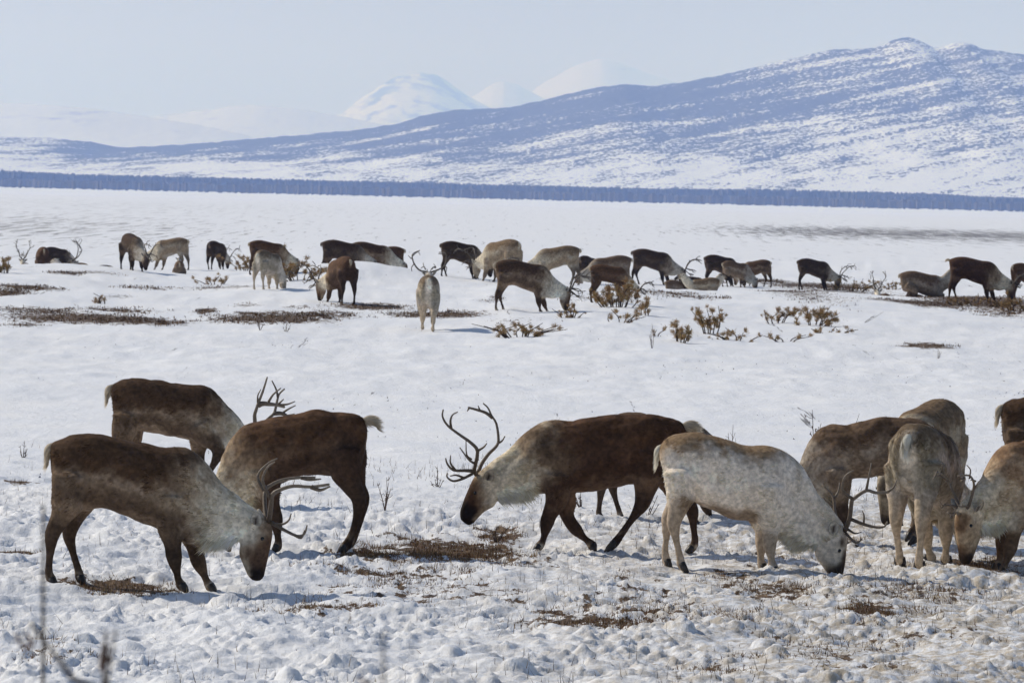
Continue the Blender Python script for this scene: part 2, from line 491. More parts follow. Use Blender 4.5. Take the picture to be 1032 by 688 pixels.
M_MOUNT = hill_mat('scrubby_snow_slope', (0.075, 0.075, 0.085),
    dict(tilt=0.23, fx=0.0030, ft=0.060, fs=0.13, ks=1.05, kp=1.05, kb=0.45, z0=20, z1=120, kz=0.30, xr=(150, 700), kx=-0.06, xr2=(-900, -50), kx2=0.12, xr3=(-980, -720), kx3=0.25, top=(130, 300, -0.15), t0=1.622, t1=1.717))
M_FAR = hill_mat('far_snow_slope', (0.12, 0.12, 0.14),
    dict(tilt=0.12, fx=0.0012, ft=0.012, fs=0.012, ks=1.0, kp=0.5, kb=0.4, z0=100, z1=450, kz=0.05, t0=1.12, t1=1.34))  # dark streaks strengthened to paint in the faint relief shading of these hills
M_PEAK = hill_mat('rocky_snow_peak', (0.10, 0.10, 0.12),
    dict(tilt=-0.35, fx=0.0025, ft=0.006, fs=0.010, ks=1.0, kp=0.6, kb=0.3, z0=200, z1=560, kz=0.25, t0=1.10, t1=1.30))

make_hill('mountain', [(-420, 128), (-200, 133), (-60, 134), (0, 137), (50, 139.5), (90, 143), (120, 149), (160, 147), (200, 145), (280, 138), (360, 131), (400, 125), (430, 115.5), (460, 111), (516, 108), (545, 102), (571, 95),
          (605, 87.5), (631, 85), (655, 87), (676, 85), (716, 78), (766, 67), (790, 61), (816, 55), (841, 50), (870, 49.5), (884, 48), (898, 41), (911, 37.5), (926, 40.5), (941, 48.5), (951, 47.5), (960, 43.5), (968, 42), (977, 43.5), (990, 49.5),
          (1032, 55), (1100, 66), (1250, 88), (1500, 130)], 7050, 9800, 12500, M_MOUNT, 'long snowy mountain streaked with dark scrub, twin knobs on its right summit', 0.05, 900, 150, 1.12, 3)
make_hill('foothill', [(-400, 104), (-120, 100), (0, 104), (50, 106), (100, 110.5), (150, 118), (190, 124), (235, 133), (300, 150), (380, 170)], 13500, 16000, 18500, M_FAR,
          'smooth white foothill at the far left of the valley', 0.03, 260, 50, 1.1, 13)
make_hill('distant_hill', [(-100, 140), (60, 126), (145, 119), (200, 112), (235, 107.5), (262, 106.5), (300, 110), (350, 118.5), (385, 125), (440, 140), (520, 160)], 19000, 21000, 23500, M_FAR,
          'low white rounded hill between the foothill and the peak', 0.03, 260, 50, 1.1, 23)
make_hill('distant_peak', [(250, 150), (320, 124), (345, 114), (358, 104), (370, 95), (386, 85), (398, 78), (412, 75), (425, 73.5), (437, 74.5), (445, 78), (455, 85), (466, 93), (480, 102), (510, 116), (560, 140)], 28000, 32500, 35000, M_PEAK,
          'distant flat-topped snowy peak with a bluish rocky left flank', 0.05, 300, 70, 1.15, 33)
make_hill('pale_ridge', [(400, 140), (450, 112), (480, 95), (497, 84), (508, 81.5), (520, 85), (540, 95), (570, 110), (640, 140)], 35000, 37500, 39000, M_FAR,
          'faint pale ridge between the distant peak and the white dome', 0.03, 220, 40, 1.1, 43)
make_hill('white_dome', [(440, 140), (500, 112), (522, 103), (545, 86), (565, 74), (585, 64), (606, 58.5), (622, 62), (645, 71), (675, 81), (730, 100), (820, 140)], 36000, 39500, 42000, M_FAR,
          'faint white dome of a mountain rising behind the dark slope', 0.03, 260, 40, 1.1, 53)

# ------------------------------------------------------------------ haze
mh = bpy.data.materials.new('haze'); mh.use_nodes = True
mh.node_tree.nodes.remove(mh.node_tree.nodes['Principled BSDF'])
pv = mh.node_tree.nodes.new('ShaderNodeVolumePrincipled')
pv.inputs['Color'].default_value = (0.305, 0.466, 0.97, 1)
pv.inputs['Absorption Color'].default_value = (0.90, 0.90, 0.90, 1)
pv.inputs['Density'].default_value = HAZE_DENSITY
pv.inputs['Anisotropy'].default_value = 0.0
mh.node_tree.links.new(pv.outputs[0], mh.node_tree.nodes['Material Output'].inputs['Volume'])
hx, hy0, hy1, hz0, hz1 = 95000, -3000, 62000, -12, 1300
hv = [(-hx, hy0, hz0), (hx, hy0, hz0), (hx, hy1, hz0), (-hx, hy1, hz0), (-hx, hy0, hz1), (hx, hy0, hz1), (hx, hy1, hz1), (-hx, hy1, hz1)]
hq = [(3, 2, 1, 0), (4, 5, 6, 7), (0, 1, 5, 4), (1, 2, 6, 5), (2, 3, 7, 6), (3, 0, 4, 7)]
tag(link('haze', mesh_np('haze', hv, np.array(hq), False), mh), 'pale blue haze over the valley', None, None, 'stuff')

# ------------------------------------------------------------------ far birch wood
gw = Geo()
nT = 17000
for i in range(nT):
    t = RNG.uniform(-0.20, 0.20)
    yy = 6300 + 600 * RNG.random() ** 1.3
    edge_ = RNG.random() < .16
    if edge_: yy = 6300 - 900 * RNG.random() ** 2
    x = t * yy
    big = 0.5 + 0.9 * float(fbm(np.array([x * 0.006]), np.array([yy * 0.003]), 77, 3)[0])
    h = (9 + 3.5 * RNG.random()) * (.35 + .75 * big) + 6.0 
    r = 1.5 + 1.8 * RNG.random()
    a = RNG.uniform(0, 6.28)
    an = a + np.array([0, 2.09, 4.19])
    lean = RNG.normal(0, 0.5, 2)
    if edge_: h *= .6
    h -= 6
    V = [[x + 0.6 * r * math.cos(k), yy + 0.6 * r * math.sin(k), -7.5] for k in an] + [[x + r * math.cos(k) + lean[0] * .5, yy + r * math.sin(k), -6 + (h + 6) * RNG.uniform(.70, .92)] for k in an] + [[x + lean[0], yy + lean[1], h]]
    T = [[3, 4, 6], [4, 5, 6], [5, 3, 6]]
    Qd = [[0, 1, 4, 3], [1, 2, 5, 4], [2, 0, 3, 5]]
    s = RNG.uniform(0.9, 1.1)
    gw.add(V, T, Qd, (0.115 * s, 0.10 * s, 0.09 * s))
tag(link('birch_wood', gw.mesh('birch_wood', False), M_BARK), 'far dark band of bare birch wood along the foot of the mountain', 'wood', None, 'stuff')

# ------------------------------------------------------------------ reindeer
# side traces: rings run rump -> muzzle as (top, bottom, half width); 9 for the trunk, 4 for the neck, the rest head
TR = {}
TR['graze'] = dict(cx=133, gy=592, sc=131, dir=1,
  rings=[((48,458),(50,468),.04),((50,449),(55,495),.12),((60,444),(62,512),.17),((78,439),(80,516),.21),((103,438.5),(103,513),.225),((130,444),(128,522),.24),((158,450),(150,529),.24),((178,451),(172,537),.225),((194,456),(188,546),.20),
         ((208,468),(202,553),.16),((222,486),(216,556),.125),((240,500),(230,553),.10),((258,512),(238,549),.09),
         ((270,521),(240,556),.095),((274,535),(243,564),.085),((271,555),(246,571),.065),((268,570),(248,575.5),.055),((266,580),(250,579),.045),((261,584),(254,583),.02)],
  legs=[('H',-1,[(72,482,.17),(67,508,.115),(60,526,.075),(53,541,.05),(51,562,.037),(50,579,.035),(53,587,.038),(56,592,.03)]),
        ('H',1,[(80,482,.14),(80,505,.11),(73,522,.075),(67,540,.048),(71,558,.036),(77,576,.034),(79,584,.037),(82,589,.03)]),
        ('F',-1,[(172,500,.15),(172,528,.105),(174,548,.066),(176,562,.052),(179,577,.037),(181,585,.035),(184,590,.04),(187,593,.03)]),
        ('F',1,[(182,505,.14),(188,532,.095),(194,550,.062),(199,566,.05),(205,579,.037),(208,586,.035),(211,590,.04),(214,593,.03)])],
  antl=[[([(270,523),(272.5,505),(274,494.5),(281.6,489),(294.7,484.7),(312,485),(331,482)],.021,.011),([(272.5,500),(264,481),(268.6,467),(276,460.7)],.015,.005),([(313,485),(322,488),(332,484)],.02,.006),
         ([(271,523),(284,529),(299,535),(307,532.6),(309.5,524)],.016,.006),([(296,534),(304,537),(307,529)],.012,.005),([(276,525),(285,524),(291,519.5),(293,513)],.012,.005)],
        [([(267,521),(265,512),(264,494.5),(269.7,488),(281.6,482.5),(299,480),(314,479.6)],.02,.010),([(264.5,496),(256.6,483.6),(257.7,475),(266.4,466),(275,461)],.014,.005),([(300,480),(309,482),(320,481)],.016,.006)]])
TR['bull'] = dict(cx=613, gy=555, sc=116, dir=-1,
  rings=[((690,432),(690,440),.05),((686,426),(687,470),.13),((676,421),(678,490),.18),((660,418),(662,487),.215),((640,417),(640,488),.23),((612,419),(615,492),.245),((585,423),(590,497),.245),((562,425),(570,500),.235),((546,427),(556,503),.21),
         ((532,436),(543,506),.17),((517,450),(530,510),.135),((500,464),(515,512),.105),((486,473),(503,512),.095),
         ((476,484),(497,514),.095),((470,497),(488,519),.08),((465,510),(481,526),.062),((462,521),(476,532),.055),((463,528),(471,534),.03)],
  legs=[('F',1,[(560,480,.15),(559,505,.105),(553,520,.066),(550,530,.052),(548,542,.037),(546,549,.035),(543,553,.04),(540,556,.03)]),
        ('F',-1,[(565,482,.14),(568,508,.095),(572,524,.058),(580,535,.047),(588,543,.037),(593,547,.036),(597,551,.042),(599,556,.03)]),
        ('H',1,[(652,455,.17),(650,480,.13),(648,497,.085),(645,509,.055),(636,523,.04),(626,538,.036),(619,548,.037),(612,555,.03)]),
        ('H',-1,[(668,460,.15),(675,485,.12),(688,500,.075),(697,513,.05),(699,530,.037),(701,544,.036),(698,551,.038),(693,555,.03)])],
  antl=[[([(478,482),(476,477),(479,458),(472,449),(462,442),(448.5,432),(443,423),(443.5,416)],.020,.007),([(452,435),(451,427),(453,421),(458,418)],.013,.005),([(479,457),(485,453),(488,449)],.012,.005),([(476,470),(470,466),(461,454)],.012,.005),([(473,466),(468,461),(467,446)],.010,.004),
         ([(475,478),(466,477.5),(455,477),(449,471),(447,465)],.017,.006),([(457,477),(452,470),(452,462)],.012,.005),([(474,481),(464,486),(455,488),(449,484),(449,480)],.014,.006),([(466,485),(458,482),(452,483)],.012,.005)],
        [([(480,480),(483,472),(490,462),(497,455),(499.5,448),(497,432),(492,424),(488,416),(483,411.5)],.019,.006),([(498,452),(503,449),(506,444)],.011,.005),([(493,426),(486,421),(478,418.5),(468,416)],.016,.010),([(480,419),(478,414)],.010,.004),([(469,416.5),(467,420)],.010,.004)]])
TR['pale'] = dict(cx=738, gy=577, sc=122, dir=1,
  rings=[((662,460),(663,468),.04),((664,450),(669,490),.12),((674,442),(678,508),.17),((690,437.5),(692,506),.21),((712,440),(712,514),.23),((735,446),(732,522),.245),((755,450),(750,524),.245),((774,449),(770,528),.235),((788,452),(782,536),.20),
         ((802,464),(790,548),.155),((816,484),(799,558),.12),((831,504),(810,556),.10),((845,521),(816,552),.095),
         ((853,536),(821,560),.09),((853,552),(827,568),.07),((852,566),(832,574),.06),((850,577),(836,578),.045),((846,580.5),(840,580.5),.02)],
  legs=[('H',-1,[(682,478,.16),(683,503,.115),(680,518,.075),(677,530,.05),(680,546,.036),(684,562,.034),(686,571,.037),(690,576,.03)]),
        ('H',1,[(684,480,.14),(682,505,.1),(677,516,.07),(672,526,.047),(671,545,.034),(670,558,.033),(672,568,.036),(675,573,.03)]),
        ('F',-1,[(772,490,.15),(773,518,.105),(774,535,.066),(774,548,.052),(776,560,.039),(777,567,.037),(779,573,.042),(781,577,.03)]),
        ('F',1,[(766,490,.14),(767,520,.095),(768,536,.06),(768,548,.048),(767,559,.036),(767,565,.036),(769,570,.04),(771,574,.03)])],
  antl=[[([(850,533),(854,519.4),(855,502.4),(857,498.6),(869,490),(878.6,492),(891,491)],.021,.012),([(856,499),(848,494),(844.6,487),(847.4,476),(855,470)],.016,.006),([(869,490),(871,476),(873,462)],.013,.005),([(890,491),(896,486),(899,478)],.012,.005),
         ([(855,520),(869,525),(880.5,527),(888,526),(891,521)],.016,.007),([(868,524),(868,516),(866,511)],.010,.004),([(853,531),(860,534.5),(866,532.6)],.012,.004),([(851,535),(861,544),(867,539)],.013,.005)],
        [([(846,529),(841,516),(840,503),(837,497),(828.5,489)],.018,.006),([(840,503),(844.6,495),(846,486)],.012,.005),([(841,512),(834,506),(828,500)],.010,.004)]])
TR['brown'] = dict(cx=298, gy=557, sc=119, dir=-1,
  rings=[((367,428),(367,440),.05),((364,420),(362,470),.13),((354,415),(352,486),.18),((338,413),(335,480),.215),((315,414),(315,480),.23),((292,419),(292,484),.24),((268,424),(272,492),.24),((252,425),(262,500),.22),((240,431),(252,510),.19),
         ((228,448),(245,520),.15),((219,468),(240,530),.125),((213,488),(236,536),.1),((210,504),(232,540),.09),
         ((209,516),(232,546),.09),((212,530),(233,552),.075),((216,541),(234,556),.06),((221,550),(233,559),.05),((226,556),(231,560),.02)],
  legs=[('H',1,[(345,452,.17),(348,475,.13),(354,490,.085),(361,502,.055),(359,522,.04),(354,540,.037),(348,551,.04),(343,556,.03)]),
        ('H',-1,[(350,452,.15),(352,478,.12),(358,492,.08),(364,502,.052),(362,522,.04),(357,538,.037),(353,546,.04),(350,551,.03)]),
        ('F',1,[(264,475,.15),(270,500,.105),(275,515,.064),(278,526,.052),(280,540,.037),(281,547,.036),(280,552,.04),(277,556,.03)]),
        ('F',-1,[(262,478,.14),(258,505,.095),(255,520,.06),(254,532,.048),(252,543,.036),(250,548,.035),(248,551,.04),(245,554,.03)])],
  antl=[])
TR['walk'] = dict(cx=174, gy=507, sc=104, dir=1,
  rings=[((108,396),(109,405),.05),((110,390),(113,425),.13),((120,385),(121,440),.18),((137,382),(136,436),.22),((158,384),(157,438),.24),((178,388),(176,442),.245),((194,389),(192,446),.235),((207,390),(204,450),.21),((219,399),(212,452),.17),
         ((231,412),(220,455),.14),((243,425),(230,460),.11),((253,437),(240,465),.1),((261,447),(248,470),.1),
         ((264,458),(247,479),.09),((263,474),(248,486),.06),((260,485),(248,489),.05),((256,492),(251,491),.02)],
  legs=[('H',-1,[(126,420,.17),(124,440,.12),(119,455,.075),(112,467,.05),(113,485,.037),(113,497,.035),(116,503,.038),(119,507,.03)]),
        ('H',1,[(128,420,.14),(130,442,.11),(127,455,.075),(122,466,.05),(125,484,.037),(127,496,.035),(130,501,.038),(133,505,.03)]),
        ('F',-1,[(200,428,.15),(207,440,.115),(215,446,.075),(220,455,.055),(215,468,.04),(209,479,.037),(207,486,.04),(208,491,.03)]),
        ('F',1,[(196,425,.14),(198,445,.1),(198,458,.064),(199,471,.05),(200,486,.037),(201,496,.035),(203,501,.04),(206,505,.03)])],
  antl=[[([(257,448),(256.3,423),(256,416),(258,409),(259.5,404),(263.7,392.7),(266,385),(268,377.4)],.022,.008),([(259.4,405.7),(264,404),(271,404.4),(278,405),(286,407)],.030,.012),([(270,402),(274.6,394.4),(282,388)],.014,.006),([(280,404),(285,399)],.012,.005),([(281,405),(289,404),(296.4,401)],.013,.005),([(259,404),(259,396),(262,389.6)],.011,.004)],
        [([(261,448),(265,426),(267.7,421.4),(273,416),(275,408),(276.4,400.5),(278,396),(283,391)],.020,.008),([(276.5,400),(274.6,392),(270,383)],.013,.006),([(273,416),(281.6,416),(287.7,419.7),(291,423)],.024,.012),([(282,415),(288,411),(294.7,407.5)],.012,.005),([(286,418),(294,416)],.010,.004)]])

def local_trace(T):
    """photo trace -> metres in the animal's own frame (x forward, z up)"""
    f = lambda p: np.array([T['dir'] * (p[0] - T['cx']) / T['sc'], (T['gy'] - p[1]) / T['sc']])
    rings = [(f(a), f(b), w) for a, b, w in T['rings']]
    dd = T['sc'] ** 2 * CAM_H / FPX
    legs = []
    for kind, side, J in T['legs']:
        lat = 0.115 if kind == 'H' else 0.105
        near = lat if (side < 0) == (T['dir'] > 0) else -lat
        pts = []
        for k, (x, y, r) in enumerate(J):
            p = f((x, y - near * dd)); w = (0.13 if kind == 'H' else 0.125) if k < 2 else lat * (1.0 if k > 4 else 1.08)
            pts.append((p[0], side * w, p[1], r))
        legs.append((kind, side, pts))
    antl = []
    for A in T['antl']:
        antl.append([([f(p) for p in pts], r0, r1) for pts, r0, r1 in A])
    return dict(rings=rings, legs=legs, antl=antl)

LT = {k: local_trace(v) for k, v in TR.items()}
for T_ in LT.values():      # the traced throat includes the hanging hair: take the flesh in a little
    T_['rings'] = [(a, b + (a - b) / np.linalg.norm(a - b) * 0.045, w_) if 9 <= i_ <= 12 else (a, b, w_) for i_, (a, b, w_) in enumerate(T_['rings'])]

def lying(T):
    """legs folded under, trunk on the ground, head carried up"""
    out = dict(antl=[], legs=[])
    R0 = T['rings'][:9]
    drop = min(min(a[1], b[1]) for a, b, w in R0[2:8]) + 0.02
    d = np.array([0, drop])
    rings = [(a - d, b - d, w * 1.05) for a, b, w in R0]
    x0, z0 = rings[-1][0][0], rings[-1][0][1]
    add = [((.06, .03), (.10, -.42), .16), ((.14, .11), (.26, -.30), .125), ((.22, .19), (.40, -.12), .10), ((.31, .26), (.46, .02), .09),
           ((.42, .28), (.50, .04), .09), ((.54, .235), (.52, .03), .078), ((.66, .15), (.61, .0), .06), ((.74, .08), (.69, -.03), .05), ((.775, .02), (.745, -.02), .02)]
    for a, b, w in add:
        rings.append((np.array([x0 + a[0], z0 + a[1]]), np.array([x0 + b[0], z0 + b[1]]), w))
    out['rings'] = rings
    for side in (-1, 1):
        out['legs'].append(('H', side, [(-.45, side * .16, .34, .16), (-.25, side * .22, .2, .12), (-.30, side * .25, .1, .07), (-.42, side * .25, .07, .05), (-.25, side * .25, .05, .04), (-.1, side * .25, .05, .038), (-.05, side * .25, .04, .04), (-.02, side * .25, .03, .03)]))
        out['legs'].append(('F', side, [(.32, side * .13, .28, .14), (.36, side * .17, .14, .09), (.5, side * .17, .1, .06), (.55, side * .16, .07, .05), (.42, side * .17, .05, .037), (.34, side * .17, .05, .036), (.30, side * .17, .04, .04), (.28, side * .17, .03, .03)]))
    return out
LT['lying'] = lying(LT['graze'])

def head_up(T):
    out = dict(antl=[], legs=T['legs'])
    rings = list(T['rings'][:9])
    x0, z0 = rings[-1][0]
    add = [((.07, .02), (.10, -.45), .16), ((.16, .06), (.27, -.34), .125), ((.27, .10), (.40, -.20), .10), ((.37, .13), (.46, -.08), .09),
           ((.48, .13), (.52, -.09), .09), ((.58, .07), (.54, -.11), .078), ((.68, -.02), (.62, -.14), .06), ((.75, -.08), (.70, -.16), .05), ((.775, -.13), (.75, -.16), .02)]
    for a, b, w in add:
        rings.append((np.array([x0 + a[0], z0 + a[1]]), np.array([x0 + b[0], z0 + b[1]]), w))
    out['rings'] = rings
    return out
LT['head_up'] = head_up(LT['bull'])

COATS = {
 'dark': dict(back=(.062,.042,.028), side=(.088,.071,.057), streak=(.23,.20,.17), shoulder=(.26,.23,.19), neck=(.62,.575,.50), mane=(.78,.75,.69), head=(.085,.06,.045), front=(.045,.030,.022), nose=(.016,.013,.012), leg=(.050,.038,.029), rump=(.40,.36,.30), belly=(.20,.17,.14), saddle=.10),
 'bull': dict(back=(.070,.042,.026), side=(.050,.031,.021), streak=(.075,.048,.034), shoulder=(.10,.08,.062), neck=(.55,.49,.40), mane=(.80,.76,.68), head=(.070,.043,.028), front=(.04,.026,.018), nose=(.014,.011,.01), leg=(.042,.029,.021), rump=(.34,.28,.20), belly=(.12,.09,.07), saddle=.25),
 'brown': dict(back=(.080,.050,.031), side=(.052,.036,.027), streak=(.11,.08,.06), shoulder=(.16,.13,.10), neck=(.58,.52,.43), mane=(.60,.55,.47), head=(.08,.055,.04), front=(.04,.03,.02), nose=(.015,.012,.01), leg=(.046,.034,.026), rump=(.30,.25,.2), belly=(.08,.06,.05), saddle=.25),
 'pale': dict(back=(.25,.18,.115), side=(.76,.71,.635), streak=(.82,.77,.70), shoulder=(.72,.685,.63), neck=(.74,.69,.61), mane=(.80,.76,.68), head=(.64,.58,.49), front=(.08,.055,.042), nose=(.05,.036,.028), leg=(.36,.30,.235), rump=(.82,.76,.65), belly=(.26,.205,.155), saddle=.56),
 'tan': dict(back=(.17,.122,.08), side=(.27,.215,.16), streak=(.45,.40,.33), shoulder=(.42,.375,.31), neck=(.60,.55,.46), mane=(.72,.68,.6), head=(.30,.26,.21), front=(.10,.08,.06), nose=(.03,.024,.02), leg=(.15,.12,.095), rump=(.48,.46,.42), belly=(.36,.33,.29), saddle=.3),
 'ash': dict(back=(.14,.105,.072), side=(.29,.265,.215), streak=(.46,.41,.35), shoulder=(.60,.56,.50), neck=(.58,.54,.47), mane=(.7,.66,.59), head=(.30,.27,.22), front=(.10,.08,.06), nose=(.03,.024,.02), leg=(.42,.36,.28), rump=(.82,.78,.70), belly=(.42,.39,.35), saddle=.35),
 'patch': dict(back=(.125,.085,.055), side=(.16,.115,.08), streak=(.26,.20,.15), shoulder=(.23,.17,.12), neck=(.50,.43,.34), mane=(.76,.72,.64), head=(.34,.28,.21), front=(.12,.09,.065), nose=(.035,.027,.021), leg=(.12,.09,.065), rump=(.6,.55,.47), belly=(.62,.57,.50), saddle=-.1),
 'grey': dict(back=(.11,.085,.065), side=(.14,.125,.11), streak=(.26,.245,.225), shoulder=(.24,.225,.21), neck=(.34,.325,.30), mane=(.46,.45,.43), head=(.12,.10,.085), front=(.06,.048,.04), nose=(.02,.017,.015), leg=(.045,.036,.03), rump=(.40,.37,.33), belly=(.2,.18,.16), saddle=.2),
 'black': dict(back=(.045,.032,.024), side=(.038,.031,.027), streak=(.075,.065,.056), shoulder=(.10,.09,.08), neck=(.42,.39,.35), mane=(.5,.47,.42), head=(.045,.036,.03), front=(.03,.024,.02), nose=(.014,.012,.011), leg=(.022,.018,.016), rump=(.24,.2,.16), belly=(.09,.075,.065), saddle=.15),
}

def spine(T):
    C = np.array([[(a[0] + b[0]) / 2, 0, (a[1] + b[1]) / 2] for a, b, w in T['rings']])
    U = np.array([[(a[0] - b[0]) / 2, 0, (a[1] - b[1]) / 2] for a, b, w in T['rings']])
    W = np.array([w for a, b, w in T['rings']])
    return C, U, W

def loft(C, U, W, seg=18):
    an = np.arange(seg) * 2 * np.pi / seg
    V = []
    for c, u, w in zip(C, U, W):
        cs, sn = np.cos(an), np.sin(an)
        e = 0.88
        cs = np.sign(cs) * np.abs(cs) ** e; sn2 = np.sign(sn) * np.abs(sn) ** e
        V.append(c + sn2[:, None] * u + np.outer(cs * w, [0, 1, 0]))
    n = len(C)
    V = np.concatenate(V + [C[:1], C[-1:]])
    Q = [[i * seg + k, i * seg + (k + 1) % seg, (i + 1) * seg + (k + 1) % seg, (i + 1) * seg + k] for i in range(n - 1) for k in range(seg)]
    a, b = n * seg, n * seg + 1
    T = [[a, (k + 1) % seg, k] for k in range(seg)] + [[b, (n - 1) * seg + k, (n - 1) * seg + (k + 1) % seg] for k in range(seg)]
    return V, T, Q

def body_mesh(T, vox, iters):
    C, U, W = spine(T)
    # refine along the spine
    Cr, Ur = smoothline(C, 3), smoothline(U, 3)
    Wr = smoothline(np.stack([W, W, W], -1), 3)[:, 0]
    g = Geo(); g.add(*loft(Cr, Ur, np.maximum(Wr, .012)))
    for kind, side, J in T['legs']:
        P = np.array([j[:3] for j in J]); r = np.array([j[3] for j in J]) * 1.08 * np.array([.80 if kind == 'H' else .92, .97, .98, 1.16, .84, .90, 1.06, 1][:len(J)])
        P = smoothline(P, 3); r = smoothline(np.stack([r, r, r], -1), 3)[:, 0]
        g.tube(P, r, 10)
    me = g.mesh('tmp')
    o = bpy.data.objects.new('tmp', me); COL.objects.link(o)
    m = o.modifiers.new('r', 'REMESH'); m.mode = 'VOXEL'; m.voxel_size = vox; m.use_smooth_shade = True
    s = o.modifiers.new('s', 'SMOOTH'); s.factor = 0.5; s.iterations = iters
    dg = bpy.context.evaluated_depsgraph_get(); dg.update()
    out = bpy.data.meshes.new_from_object(o.evaluated_get(dg), depsgraph=dg)
    bpy.data.objects.remove(o); bpy.data.meshes.remove(me)
    V = np.empty(len(out.vertices) * 3, np.float32); out.vertices.foreach_get('co', V); V = V.reshape(-1, 3).astype(float)
    Nn = np.empty(len(out.vertices) * 3, np.float32); out.vertices.foreach_get('normal', Nn); Nn = Nn.reshape(-1, 3).astype(float)
    F = np.array([list(p.vertices) if len(p.vertices) == 4 else list(p.vertices) + [p.vertices[0]] for p in out.polygons])
    bpy.data.meshes.remove(out)
    return V, Nn, F

def classify(T, V):
    """s: place along the spine in rings; v: -1 belly .. 1 back; wl: leg weight; lz: height within leg; sg: hair direction"""
    C, U, W = spine(T)
    tan = np.gradient(C, axis=0); tan /= np.linalg.norm(tan, axis=1)[:, None]
    best = np.full(len(V), 1e9); s = np.zeros(len(V)); dist = np.zeros(len(V)); KS, SS = [], []
    for i in range(len(C) - 1):
        a, d = C[i], C[i + 1] - C[i]
        t = np.clip(((V - a) @ d) / (d @ d), 0, 1)
        q = V - (a + t[:, None] * d)
        hh = np.linalg.norm(U[i]) * (1 - t) + np.linalg.norm(U[i + 1]) * t
        D = np.linalg.norm(q, axis=1)
        k = D / np.maximum(hh, .03)
        m = k < best
        best[m] = k[m]; s[m] = i + t[m]; dist[m] = (D - hh)[m]; KS.append(k); SS.append(i + t)
    KS, SS = np.array(KS), np.array(SS)
    wt = np.exp(-(KS - best[None]) / 0.09); s = (wt * SS).sum(0) / wt.sum(0)
    i0 = np.clip(np.floor(s).astype(int), 0, len(C) - 2); fr = (s - i0)[:, None]
    Uv = U[i0] * (1 - fr) + U[i0 + 1] * fr; Cv = C[i0] * (1 - fr) + C[i0 + 1] * fr
    v = np.einsum('ij,ij->i', V - Cv, Uv) / np.maximum(np.einsum('ij,ij->i', Uv, Uv), 1e-4)
    tg = tan[i0] * (1 - fr) + tan[i0 + 1] * fr
    dl = np.full(len(V), 1e9); lt = np.zeros(len(V))
    for kind, side, J in T['legs']:
        for j in range(1, len(J) - 1):
            a = np.array(J[j][:3]); d = np.array(J[j + 1][:3]) - a
            t = np.clip(((V - a) @ d) / (d @ d), 0, 1)
            D = np.linalg.norm(V - (a + t[:, None] * d), axis=1) - (J[j][3] * (1 - t) + J[j + 1][3] * t)
            m = D < dl
            dl[m] = D[m]; lt[m] = j + t[m]
    wl = np.clip((dist - dl) / 0.05 + 0.2, 0, 1) * sstep(1.0, 2.2, lt)
    return s, v, wl, lt, tg

def lerp(a, b, k): return a + (np.asarray(b) - a) * k[:, None]

